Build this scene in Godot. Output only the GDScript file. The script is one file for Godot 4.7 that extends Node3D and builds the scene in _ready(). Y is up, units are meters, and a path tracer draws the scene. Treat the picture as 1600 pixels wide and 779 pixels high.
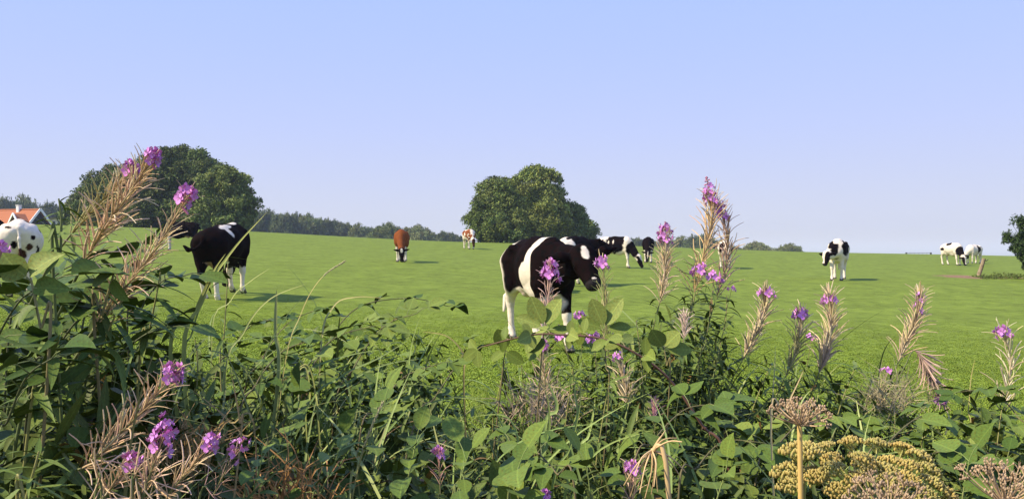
extends Node3D
# A hedge-bank of willowherb, bramble and hogweed before a sloping pasture with grazing cattle.

const F := 1200.0          # focal length of the lens for a picture 1600 wide
const EYE := Vector3(0, 1.6, 0)
const LEVEL := 380.0       # picture row of the eye level
var cam_basis := Basis.IDENTITY
var rng := RandomNumberGenerator.new()
var M := {}                # materials
var used := {}             # names given so far
var leafmesh := {}

# ------------------------------------------------------------------ small helpers
func at(px: float, py: float, d: float) -> Vector3:
	return EYE + cam_basis * Vector3((px - 800.0) / F * d, (389.5 - py) / F * d, -d)

func rr(a: float, b: float) -> float:
	return rng.randf_range(a, b)

func rvec() -> Vector3:
	return Vector3(rng.randfn(), rng.randfn(), rng.randfn()).normalized()

func numbered(called: String) -> String:
	if not used.has(called):
		used[called] = 0
		return called
	used[called] += 1
	return "%s_%03d" % [called, used[called]]

func tag(o: Node, label: String, category := "", group := "", kind := "") -> Node:
	if label: o.set_meta("label", label)
	if category: o.set_meta("category", category)
	if group: o.set_meta("group", group)
	if kind: o.set_meta("kind", kind)
	return o

func thing(called: String, label: String, category: String, where: Vector3, group := "") -> Node3D:
	var o := Node3D.new()
	o.name = numbered(called)
	o.position = where
	tag(o, label, category, group)
	add_child(o)
	return o

func part(called: String, mesh: Mesh, mat: Material, parent: Node, xf := Transform3D.IDENTITY) -> MeshInstance3D:
	var o := MeshInstance3D.new()
	o.name = numbered(called) if parent == self else called
	o.mesh = mesh
	o.material_override = mat
	o.transform = xf
	parent.add_child(o, true)
	return o

func scatter(called: String, mesh: Mesh, mat: Material, xfs: Array, cols: Array, parent: Node) -> MultiMeshInstance3D:
	var mm := MultiMesh.new()
	mm.transform_format = MultiMesh.TRANSFORM_3D
	mm.use_colors = true
	mm.mesh = mesh
	mm.instance_count = xfs.size()
	for i in xfs.size():
		mm.set_instance_transform(i, xfs[i])
		mm.set_instance_color(i, cols[i])
	var o := MultiMeshInstance3D.new()
	o.name = numbered(called) if parent == self else called
	o.multimesh = mm
	o.material_override = mat
	o.set_meta("kind", "stuff")
	parent.add_child(o, true)
	return o

func facing(dir: Vector3, up: Vector3) -> Basis:   # z along dir, y as near to up as it goes
	var z := dir.normalized()
	var x := up.cross(z)
	if x.length() < 0.01: x = Vector3(1, 0.2, 0.1).cross(z)
	x = x.normalized()
	return Basis(x, z.cross(x), z)

func spline(pts: Array, n: int) -> PackedVector3Array:
	var out := PackedVector3Array()
	var last := pts.size() - 1
	for i in n + 1:
		var t := float(i) / n * last
		var k := mini(int(t), last - 1)
		var u := t - k
		var a: Vector3 = pts[maxi(k - 1, 0)]
		var b: Vector3 = pts[k]
		var c: Vector3 = pts[k + 1]
		var d: Vector3 = pts[mini(k + 2, last)]
		out.append(0.5 * (2.0 * b + (c - a) * u + (2.0 * a - 5.0 * b + 4.0 * c - d) * u * u + (3.0 * b - a - 3.0 * c + d) * u * u * u))
	return out

func along(line: PackedVector3Array, t: float) -> Vector3:
	var x := clampf(t, 0, 1) * (line.size() - 1)
	var k := mini(int(x), line.size() - 2)
	return line[k].lerp(line[k + 1], x - k)

func slope(line: PackedVector3Array, t: float) -> Vector3:
	return (along(line, minf(t + 0.03, 1.0)) - along(line, maxf(t - 0.03, 0.0))).normalized()

class Mb:                  # collects triangles for one mesh
	var v := PackedVector3Array()
	var n := PackedVector3Array()
	var c := PackedColorArray()
	var uv := PackedVector2Array()
	var ix := PackedInt32Array()
	func vert(p: Vector3, nn: Vector3, col: Color, t := Vector2.ZERO) -> int:
		v.append(p); n.append(nn); c.append(col); uv.append(t)
		return v.size() - 1
	func tri(a: int, b: int, d: int) -> void:
		ix.append(a); ix.append(b); ix.append(d)
	func quad(a: int, b: int, d: int, e: int) -> void:
		tri(a, b, d); tri(a, d, e)
	func flat(p: Array, col: Color) -> void:       # one flat polygon, a fan
		var nn: Vector3 = (p[2] - p[0]).cross(p[1] - p[0]).normalized()
		var s := v.size()
		for q in p: vert(q, nn, col, Vector2(q.x + q.z, q.y))
		for i in range(1, p.size() - 1): tri(s, s + i, s + i + 1)
	func box(x: Transform3D, size: Vector3, col: Color) -> void:
		var h := size * 0.5
		for f in [[0, 1, 2], [1, 2, 0], [2, 0, 1]]:
			for s in [-1.0, 1.0]:
				var q := []
				for k in [[-1, -1], [-1, 1], [1, 1], [1, -1]]:
					var p := Vector3.ZERO
					p[f[0]] = h[f[0]] * s
					p[f[1]] = h[f[1]] * k[0] * s
					p[f[2]] = h[f[2]] * k[1]
					q.append(x * p)
				flat(q, col)
	func tube(line: PackedVector3Array, r0: float, r1: float, sides: int, c0: Color, c1: Color, bulge := 0.0, late := 1.0) -> void:
		var s := v.size()
		var m := line.size()
		var ref := Vector3(0.31, 0.17, 0.93)
		for i in m:
			var t := float(i) / (m - 1)
			var d := (line[mini(i + 1, m - 1)] - line[maxi(i - 1, 0)]).normalized()
			var x := ref.cross(d)
			if x.length() < 0.05: x = Vector3(1, 0, 0).cross(d)
			x = x.normalized()
			ref = d.cross(x)
			var y := d.cross(x)
			var r := lerpf(r0, r1, t) * (1.0 + bulge * sin(t * PI))
			for k in sides:
				var a := TAU * k / sides
				var nn := x * cos(a) + y * sin(a)
				vert(line[i] + nn * r, nn, c0.lerp(c1, pow(t, late)), Vector2(float(k) / sides, t))
		for i in m - 1:
			for k in sides:
				var a := s + i * sides + k
				var b := s + i * sides + (k + 1) % sides
				quad(a, a + sides, b + sides, b)
		vert(line[m - 1], (line[m - 1] - line[m - 2]).normalized(), c1)
		for k in sides: tri(s + (m - 1) * sides + k, v.size() - 1, s + (m - 1) * sides + (k + 1) % sides)
	func ball(o: Vector3, r: Vector3, col: Color, rings := 5, segs := 8) -> void:
		var s := v.size()
		for i in rings + 1:
			var a := PI * i / rings
			for k in segs:
				var b := TAU * k / segs
				var d := Vector3(sin(a) * cos(b), cos(a), sin(a) * sin(b))
				vert(o + d * r, (d / r).normalized(), col)
		for i in rings:
			for k in segs:
				var a := s + i * segs + k
				var b := s + i * segs + (k + 1) % segs
				quad(a, b, b + segs, a + segs)
	func add(o: Mb, x: Transform3D, tint := Color.WHITE) -> void:
		var s := v.size()
		for i in o.v.size(): vert(x * o.v[i], (x.basis * o.n[i]).normalized(), o.c[i] * tint, o.uv[i])
		for i in o.ix: ix.append(s + i)
	func done() -> ArrayMesh:
		for i in range(0, ix.size(), 3):          # clockwise seen from the side the normals point to
			var a := v[ix[i]]
			if (v[ix[i + 2]] - a).cross(v[ix[i + 1]] - a).dot(n[ix[i]] + n[ix[i + 1]] + n[ix[i + 2]]) < 0.0:
				var k := ix[i + 1]
				ix[i + 1] = ix[i + 2]
				ix[i + 2] = k
		var arr := []
		arr.resize(Mesh.ARRAY_MAX)
		arr[Mesh.ARRAY_VERTEX] = v
		arr[Mesh.ARRAY_NORMAL] = n
		arr[Mesh.ARRAY_COLOR] = c
		arr[Mesh.ARRAY_TEX_UV] = uv
		arr[Mesh.ARRAY_INDEX] = ix
		var me := ArrayMesh.new()
		me.add_surface_from_arrays(Mesh.PRIMITIVE_TRIANGLES, arr)
		return me

# ------------------------------------------------------------------ materials
func noise_tex(freq: float, ramp: Array, size := 512, oct := 5, sd := 1, kind := FastNoiseLite.TYPE_SIMPLEX_SMOOTH) -> NoiseTexture2D:
	var n := FastNoiseLite.new()
	n.noise_type = kind
	n.frequency = freq
	n.fractal_octaves = oct
	n.seed = sd
	var t := NoiseTexture2D.new()
	t.width = size; t.height = size
	t.seamless = true
	t.noise = n
	var g := Gradient.new()
	g.offsets = PackedFloat32Array([0.0, 0.5, 1.0])
	g.colors = PackedColorArray(ramp)
	t.color_ramp = g
	return t

func plain(col: Color, rough := 0.7, vc := false) -> StandardMaterial3D:   # col is linear
	var m := StandardMaterial3D.new()
	m.albedo_color = col.linear_to_srgb()
	m.roughness = rough
	m.vertex_color_use_as_albedo = vc
	m.metallic_specular = 0.4
	return m

func leaf_mat(col: Color, tex: Texture2D, rough := 0.5, through := 0.85, vc := false) -> StandardMaterial3D:
	var m := plain(col, rough, vc)
	m.albedo_texture = tex
	m.backlight = Color(through * 0.85, through, through * 0.35)
	m.metallic_specular = 0.24
	m.cull_mode = BaseMaterial3D.CULL_DISABLED
	return m

func vein_tex(veins: int, lift: float) -> ImageTexture:
	var im := Image.create(128, 256, false, Image.FORMAT_RGB8)
	var n := FastNoiseLite.new()
	n.frequency = 0.05
	for y in 256:
		for x in 128:
			var u := absf(x / 127.0 - 0.5) * 2.0
			var v := y / 255.0
			var val := 0.80 + 0.10 * n.get_noise_2d(x, y) + 0.06 * n.get_noise_2d(x * 4, y * 4)
			var mid := exp(-pow(u / 0.06, 2))
			var s := fposmod(v * veins - u * 1.3, 1.0)
			var side := exp(-pow((s - 0.5) / 0.11, 2)) * (1.0 - 0.6 * u)
			val += lift * maxf(mid, side * 0.3)
			val -= 0.035 * exp(-pow((s - 0.12) / 0.16, 2)) * (1.0 - mid)
			var warm := 0.06 * n.get_noise_2d(x + 400, y * 0.7)
			im.set_pixel(x, y, Color(clampf(val + warm, 0, 1), clampf(val, 0, 1), clampf(val - warm - 0.03, 0, 1)))
	for i in 16:                # small brown blemishes
		var c := Vector2(rr(10, 118), rr(20, 240))
		var r := rr(1.5, 5.0)
		for y in range(int(c.y - r * 1.5), int(c.y + r * 1.5)):
			for x in range(int(c.x - r), int(c.x + r)):
				if (Vector2(x, y) - c).length() * (1.0 + 0.4 * n.get_noise_2d(x * 9, y * 9)) < r:
					var k := im.get_pixel(clampi(x, 0, 127), clampi(y, 0, 255))
					im.set_pixel(clampi(x, 0, 127), clampi(y, 0, 255), k.lerp(Color(0.75, 0.5, 0.35), 0.55))
	return ImageTexture.create_from_image(im)

# a leaf along +z, its upper face towards +y; len 1; wide is the full width; shape() gives the half width along the leaf
func leaf(wide: float, fold: float, curl: float, kind: String, seg := 6) -> Mb:
	var b := Mb.new()
	for i in seg + 1:
		var t := float(i) / seg
		var w := 0.0
		match kind:
			"ovate": w = pow(sin(PI * pow(t, 0.72)), 0.85)
			"heart": w = pow(sin(PI * pow(minf(t + 0.05, 1.0), 0.55)), 0.7)
			"lance": w = pow(sin(PI * pow(t, 0.8)), 0.9)
			"oval": w = pow(sin(PI * t), 0.65)
			"blade": w = (1.0 - pow(t, 2.2)) * (0.75 + 0.25 * minf(t * 5.0, 1.0))
		if kind != "blade" and i == seg: w = 0.0
		w *= wide * 0.5
		if kind == "ovate" and i % 2 == 1: w *= 1.06
		var y := -curl * t * t
		var z := t * (1.0 - 0.25 * absf(curl) * t)
		var wave := 0.02 * sin(t * 9.0) * wide
		b.vert(Vector3(-w, y + fold * w + wave, z), Vector3(fold, 1, curl).normalized(), Color.WHITE, Vector2(0.5 - w / wide, 1.0 - t))
		b.vert(Vector3(0, y, z), Vector3(0, 1, curl).normalized(), Color.WHITE, Vector2(0.5, 1.0 - t))
		b.vert(Vector3(w, y + fold * w - wave, z), Vector3(-fold, 1, curl).normalized(), Color.WHITE, Vector2(0.5 + w / wide, 1.0 - t))
	for i in seg:
		var k := i * 3
		b.quad(k, k + 3, k + 4, k + 1)
		b.quad(k + 1, k + 4, k + 5, k + 2)
	return b

func make_materials() -> void:
	var vt := vein_tex(7, 0.13)
	var lt := vein_tex(14, 0.12)
	M.vein = vt
	# broad leaves, from shaded dark green to young yellow green
	M.broad = [leaf_mat(Color(0.092, 0.160, 0.034), vt, 0.5), leaf_mat(Color(0.140, 0.218, 0.042), vt, 0.52), leaf_mat(Color(0.195, 0.280, 0.054), vt, 0.55), leaf_mat(Color(0.250, 0.330, 0.068), vt, 0.58, 0.6), leaf_mat(Color(0.320, 0.395, 0.100), vt, 0.6, 0.7), leaf_mat(Color(0.20, 0.20, 0.06), vt, 0.6, 0.4)]
	M.lance = [leaf_mat(Color(0.110, 0.182, 0.042), lt, 0.5), leaf_mat(Color(0.165, 0.245, 0.056), lt, 0.52), leaf_mat(Color(0.230, 0.315, 0.075), lt, 0.55), leaf_mat(Color(0.22, 0.31, 0.085), lt, 0.55, 0.6)]
	M.leaf_any = leaf_mat(Color.WHITE, vt, 0.5, 0.85, true)
	M.lance_any = leaf_mat(Color.WHITE, lt, 0.52, 0.85, true)
	M.blade_any = leaf_mat(Color.WHITE, null, 0.5, 0.8, true)
	M.turf = leaf_mat(Color.WHITE, null, 0.6, 0.9, true)
	M.crown = leaf_mat(Color.WHITE, null, 0.55, 0.35, true)
	M.stem = plain(Color.WHITE, 0.6, true)
	M.pod = leaf_mat(Color.WHITE, null, 0.65, 0.35, true)
	M.petal = leaf_mat(Color.WHITE, null, 0.6, 0.5, true)
	M.seed = plain(Color.WHITE, 0.7, true)
	M.seed_tint = [plain(Color(1, 1, 1), 0.7, true), plain(Color(1.0, 0.93, 0.86), 0.7, true), plain(Color(0.86, 0.90, 0.86), 0.7, true), plain(Color(1.08, 1.0, 0.9), 0.7, true)]
	M.bark = plain(Color(0.14, 0.11, 0.085), 0.9, true)
	M.bark.albedo_texture = noise_tex(0.03, [Color(0.45, 0.45, 0.45), Color(0.8, 0.8, 0.8), Color(1, 1, 1)], 256, 5, 4)
	M.bark.uv1_triplanar = true
	M.bark.uv1_scale = Vector3(0.9, 0.3, 0.9)
	for k in 3:
		leafmesh["ovate%d" % k] = leaf(0.66, [0.25, 0.45, 0.1][k], [0.15, 0.35, -0.1][k], "ovate", 8).done()
		leafmesh["oval%d" % k] = leaf(0.60, [0.2, 0.4, 0.1][k], [0.1, 0.3, 0.2][k], "oval", 8).done()
		leafmesh["heart%d" % k] = leaf(0.85, [0.15, 0.3, 0.05][k], [0.2, 0.1, 0.35][k], "heart", 8).done()
		leafmesh["lance%d" % k] = leaf(0.16, [0.3, 0.5, 0.2][k], [0.25, 0.55, 0.05][k], "lance", 7).done()
		leafmesh["blade%d" % k] = leaf(0.028, [0.3, 0.5, 0.2][k], [0.2, 0.6, 1.0][k], "blade", 8).done()

# ------------------------------------------------------------------ the lie of the land
var land_pts: Array[Vector3] = []      # x, z, height
var land_w := PackedFloat64Array()

func tps(r2: float) -> float:
	return 0.5 * r2 * log(r2 + 1e-6)

func fit_land() -> void:
	# ground seen at (picture column, height against the eye, distance)
	var seen := [
		[800, -1.62, 0.5], [100, -1.35, 3.0], [1500, -1.6, 3.0], [800, -1.5, 3.5], [-400, -1.1, 5.0], [2100, -1.6, 5.0],
		[800, -1.36, 7.0], [840, -1.33, 10.2], [345, -0.97, 14.2], [30, -0.87, 12.8], [1450, -1.42, 11.0], [900, -1.24, 22.0],
		[627, -0.76, 32.5], [732, -0.37, 55.7], [970, -1.1, 34.7], [1013, -1.02, 43.0], [1308, -1.27, 26.9], [1133, -1.2, 37.0],
		[1493, -1.3, 47.0], [285, -0.30, 37.0], [-300, 0.1, 30.0], [2000, -1.45, 30.0],
		[-300, 2.3, 80.0], [150, 1.67, 80.0], [400, 1.2, 80.0], [620, 0.42, 80.0], [730, 0.13, 80.0], [930, -0.15, 80.0], [1100, -0.53, 80.0], [1250, -0.87, 80.0], [1450, -1.12, 80.0], [1600, -1.33, 80.0], [2000, -1.6, 80.0],
		[-300, 0.9, 120.0], [150, 0.5, 115.0], [620, -0.7, 115.0], [930, -1.2, 115.0], [1250, -1.9, 115.0], [1600, -2.4, 115.0], [2000, -2.6, 115.0],
	]
	for s in seen:
		land_pts.append(Vector3((s[0] - 800.0) / F * s[2], -s[2], EYE.y + s[1]))
	var n := land_pts.size()
	var m := n + 3
	var a := []
	for i in m:
		var row := PackedFloat64Array()
		row.resize(m + 1)
		a.append(row)
	for i in n:
		for j in n:
			a[i][j] = tps(Vector2(land_pts[i].x - land_pts[j].x, land_pts[i].y - land_pts[j].y).length_squared())
		a[i][i] += 6.0
		a[i][n] = 1.0; a[i][n + 1] = land_pts[i].x; a[i][n + 2] = land_pts[i].y
		a[n][i] = 1.0; a[n + 1][i] = land_pts[i].x; a[n + 2][i] = land_pts[i].y
		a[i][m] = land_pts[i].z
	for c in m:
		var p := c
		for r in range(c + 1, m):
			if absf(a[r][c]) > absf(a[p][c]): p = r
		var sw = a[c]; a[c] = a[p]; a[p] = sw
		for r in range(c + 1, m):
			var k: float = a[r][c] / a[c][c]
			if k == 0.0: continue
			for q in range(c, m + 1): a[r][q] -= k * a[c][q]
	land_w.resize(m)
	for c in range(m - 1, -1, -1):
		var s: float = a[c][m]
		for q in range(c + 1, m): s -= a[c][q] * land_w[q]
		land_w[c] = s / a[c][c]

func ground(x: float, z: float) -> float:
	var d := -z
	var far := maxf(0.0, d - 112.0)
	var zz := maxf(z, -112.0)
	var xx := clampf(x, -0.95 * (absf(zz) + 10.0), 0.95 * (absf(zz) + 10.0))
	var n := land_pts.size()
	var s := land_w[n] + land_w[n + 1] * xx + land_w[n + 2] * zz
	for i in n:
		var q := land_pts[i]
		s += land_w[i] * tps((q.x - xx) * (q.x - xx) + (q.y - zz) * (q.y - zz))
	return s - far * 0.045 + 0.00004 * far * far

func on_ground(px: float, d: float) -> Vector3:
	var x := (px - 800.0) / F * d
	return Vector3(x, ground(x, -d), -d)

func build_land() -> void:
	var rows := []
	var d := -14.0
	while d < 700.0:
		rows.append(d)
		d += 0.5 if d < 12.0 else (1.0 if d < 30.0 else (2.5 if d < 120.0 else 20.0))
	var b := Mb.new()
	var nx := 120
	for r in rows:
		for i in nx + 1:
			var u := float(i) / nx * 2.0 - 1.0
			var x: float = signf(u) * pow(absf(u), 1.4) * (22.0 + maxf(r, 0.0) * 1.5)
			var y := ground(x, -r)
			var e := 0.25
			var nn := Vector3(-(ground(x + e, -r) - y) / e, 1.0, -(ground(x, -r + e) - y) / e).normalized()
			b.vert(Vector3(x, y, -r), nn, Color.WHITE, Vector2(x, r))
	for j in rows.size() - 1:
		for i in nx:
			var k := j * (nx + 1) + i
			b.quad(k, k + nx + 1, k + nx + 2, k + 1)
	var m := plain(Color(0.236, 0.312, 0.044), 0.85)
	m.albedo_texture = noise_tex(0.012, [Color(0.80, 0.80, 0.80), Color(0.9, 0.91, 0.9), Color(1, 1, 1)], 1024, 6, 3)
	m.uv1_triplanar = true
	m.uv1_world_triplanar = true
	m.uv1_scale = Vector3(0.06, 0.06, 0.06)
	m.detail_enabled = true
	m.detail_albedo = noise_tex(0.09, [Color(0.74, 0.76, 0.66), Color(0.92, 0.92, 0.90), Color(1.0, 1.0, 0.95)], 512, 4, 8)
	m.detail_blend_mode = BaseMaterial3D.BLEND_MODE_MUL
	m.uv2_triplanar = true
	m.uv2_world_triplanar = true
	m.uv2_scale = Vector3(0.5, 0.5, 0.5)
	m.metallic_specular = 0.2
	tag(part("pasture_ground", b.done(), m, self), "sunlit green pasture sloping up to the left", "", "", "structure")

	# litter and earth of the bank under the plants
	var v := Mb.new()
	var cols := 60
	for j in 41:
		var dd := -6.0 + j * 0.3
		for i in cols + 1:
			var x := -9.0 + 18.0 * i / cols
			var z := -dd + 0.0
			var lip := 0.012 - (0.3 if j == 40 or i == 0 or i == cols else 0.0)
			v.vert(Vector3(x, ground(x, z) + lip, z), Vector3.UP, Color.WHITE, Vector2(x, z))
	for j in 40:
		for i in cols:
			var k := j * (cols + 1) + i
			v.quad(k, k + cols + 1, k + cols + 2, k + 1)
	var vm := plain(Color(0.12, 0.145, 0.05), 0.95)
	vm.albedo_texture = noise_tex(0.05, [Color(0.3, 0.27, 0.2), Color(0.7, 0.7, 0.55), Color(1, 1, 1)], 512, 6, 12)
	vm.uv1_triplanar = true
	vm.uv1_world_triplanar = true
	tag(part("bank_ground", v.done(), vm, self), "dark earth and leaf litter of the hedge bank", "", "", "structure")

	# bare trodden soil round the leaning post
	var c := on_ground(1522, 30.5)
	var s := Mb.new()
	s.vert(c + Vector3(0, 0.02, 0), Vector3.UP, Color.WHITE)
	for ring in 2:
		for i in 40:
			var a := TAU * i / 40
			var r := (1.0 + 0.25 * sin(a * 3.0 + 1.0) + 0.15 * sin(a * 7.0)) * (0.55 if ring == 0 else 1.0)
			var p := c + Vector3(cos(a) * 1.35 * r, 0, sin(a) * 1.3 * r)
			p.y = ground(p.x, p.z) + (0.035 if ring == 0 else 0.002)
			s.vert(p, Vector3.UP, Color.WHITE)
	for i in 40:
		var k := (i + 1) % 40
		s.tri(0, 1 + i, 1 + k)
		s.quad(1 + i, 41 + i, 41 + k, 1 + k)
	var sm := plain(Color(0.33, 0.205, 0.105), 0.95)
	sm.albedo_texture = noise_tex(0.04, [Color(0.55, 0.55, 0.5), Color(0.85, 0.83, 0.8), Color(1, 1, 1)], 256, 5, 21)
	sm.uv1_triplanar = true
	sm.uv1_world_triplanar = true
	tag(part("bare_soil", s.done(), sm, self), "patch of bare brown soil round the leaning post", "", "", "structure")

func build_turf() -> void:
	# short grazed grass: tufts of a dozen blades
	var tufts := []
	for k in 3:
		var b := Mb.new()
		for i in 12:
			var a := rr(0, TAU)
			var h := rr(0.012, 0.030)
			var o := Vector3(rr(-0.05, 0.05), -0.01, rr(-0.05, 0.05))
			var lean := Vector3(cos(a), 0, sin(a)) * rr(0.1, 0.8) * h
			var w := Vector3(-sin(a), 0, cos(a)) * rr(0.002, 0.0032)
			var nn := (Vector3.UP * 1.0 + Vector3(cos(a), 0, sin(a)) * 0.5).normalized()
			var s := b.v.size()
			var g := rr(0.92, 1.08)
			var col := Color(g * rr(0.9, 1.15), g, g * rr(0.8, 1.1))
			b.vert(o - w, nn, col); b.vert(o + w, nn, col)
			b.vert(o + lean * 0.4 + Vector3(0, h * 0.65, 0) - w * 0.8, nn, col); b.vert(o + lean * 0.4 + Vector3(0, h * 0.65, 0) + w * 0.8, nn, col)
			b.vert(o + lean + Vector3(0, h, 0), nn, col)
			b.quad(s, s + 2, s + 3, s + 1)
			b.tri(s + 2, s + 4, s + 3)
		tufts.append(b.done())
	var patch := FastNoiseLite.new()
	patch.frequency = 0.09
	patch.fractal_octaves = 3
	for k in 3:
		var xfs := []
		var cols := []
		var tries := 64000
		for i in tries:
			var d := 4.6 + 24.0 * pow(rng.randf(), 1.5)
			var x := rr(-1, 1) * (d * 0.72 + 0.8)
			var g := patch.get_noise_2d(x, d)
			var s := rr(0.7, 1.2) * (1.0 + 0.25 * g) * clampf((16.0 - d) / 7.0, 0.22, 1.0)
			var e := 0.5
			var p := Vector3(x, ground(x, -d), -d)
			xfs.append(Transform3D(Basis(Vector3.UP, rr(0, TAU)).scaled(Vector3(s * 1.3, s, s * 1.3)), p))
			var l := rr(0.92, 1.08) * (1.0 + 0.10 * g)
			cols.append(Color(0.315 * l * rr(0.94, 1.06), 0.435 * l, 0.058 * l))
		scatter("pasture_grass", tufts[k], M.turf, xfs, cols, self)
	# longer rough grass where the pasture meets the bank
	var tall := Mb.new()
	for i in 16:
		var a := rr(0, TAU)
		var h := rr(0.07, 0.17)
		var d := Vector3(cos(a), 0, sin(a))
		var o := Vector3(rr(-0.05, 0.05), -0.01, rr(-0.05, 0.05))
		ribbon(tall, spline([o, o + d * h * 0.2 + Vector3(0, h * 0.6, 0), o + d * h * rr(0.4, 0.8) + Vector3(0, h * rr(0.75, 1.0), 0)], 4), 0.005, Vector3(d.z, 0.4, -d.x), Color(0.85, 0.9, 0.85), Color(1.1, 1.05, 0.95))
	var rx := []
	var rc := []
	for i in 5200:
		var d := 3.6 + 4.4 * pow(rng.randf(), 1.3)
		var x := rr(-1, 1) * (d * 0.72 + 0.6)
		if patch.get_noise_2d(x * 6.0 + 50.0, d * 6.0) < -0.12: continue
		var s := rr(0.5, 1.15) * clampf((8.6 - d) / 3.0, 0.3, 1.0)
		rx.append(Transform3D(Basis(Vector3.UP, rr(0, TAU)).scaled(Vector3(s, s, s)), Vector3(x, ground(x, -d), -d)))
		var l := rr(0.8, 1.15)
		rc.append(Color(0.27 * l * rr(0.9, 1.15), 0.36 * l, 0.07 * l))
	scatter("rough_grass", tall.done(), M.blade_any, rx, rc, self).set_meta("label", "longer rough grass along the edge of the hedge bank")
	for o in get_children():
		if str(o.name).begins_with("pasture_grass"):
			o.set_meta("label", "short grazed grass of the green pasture")

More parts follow.
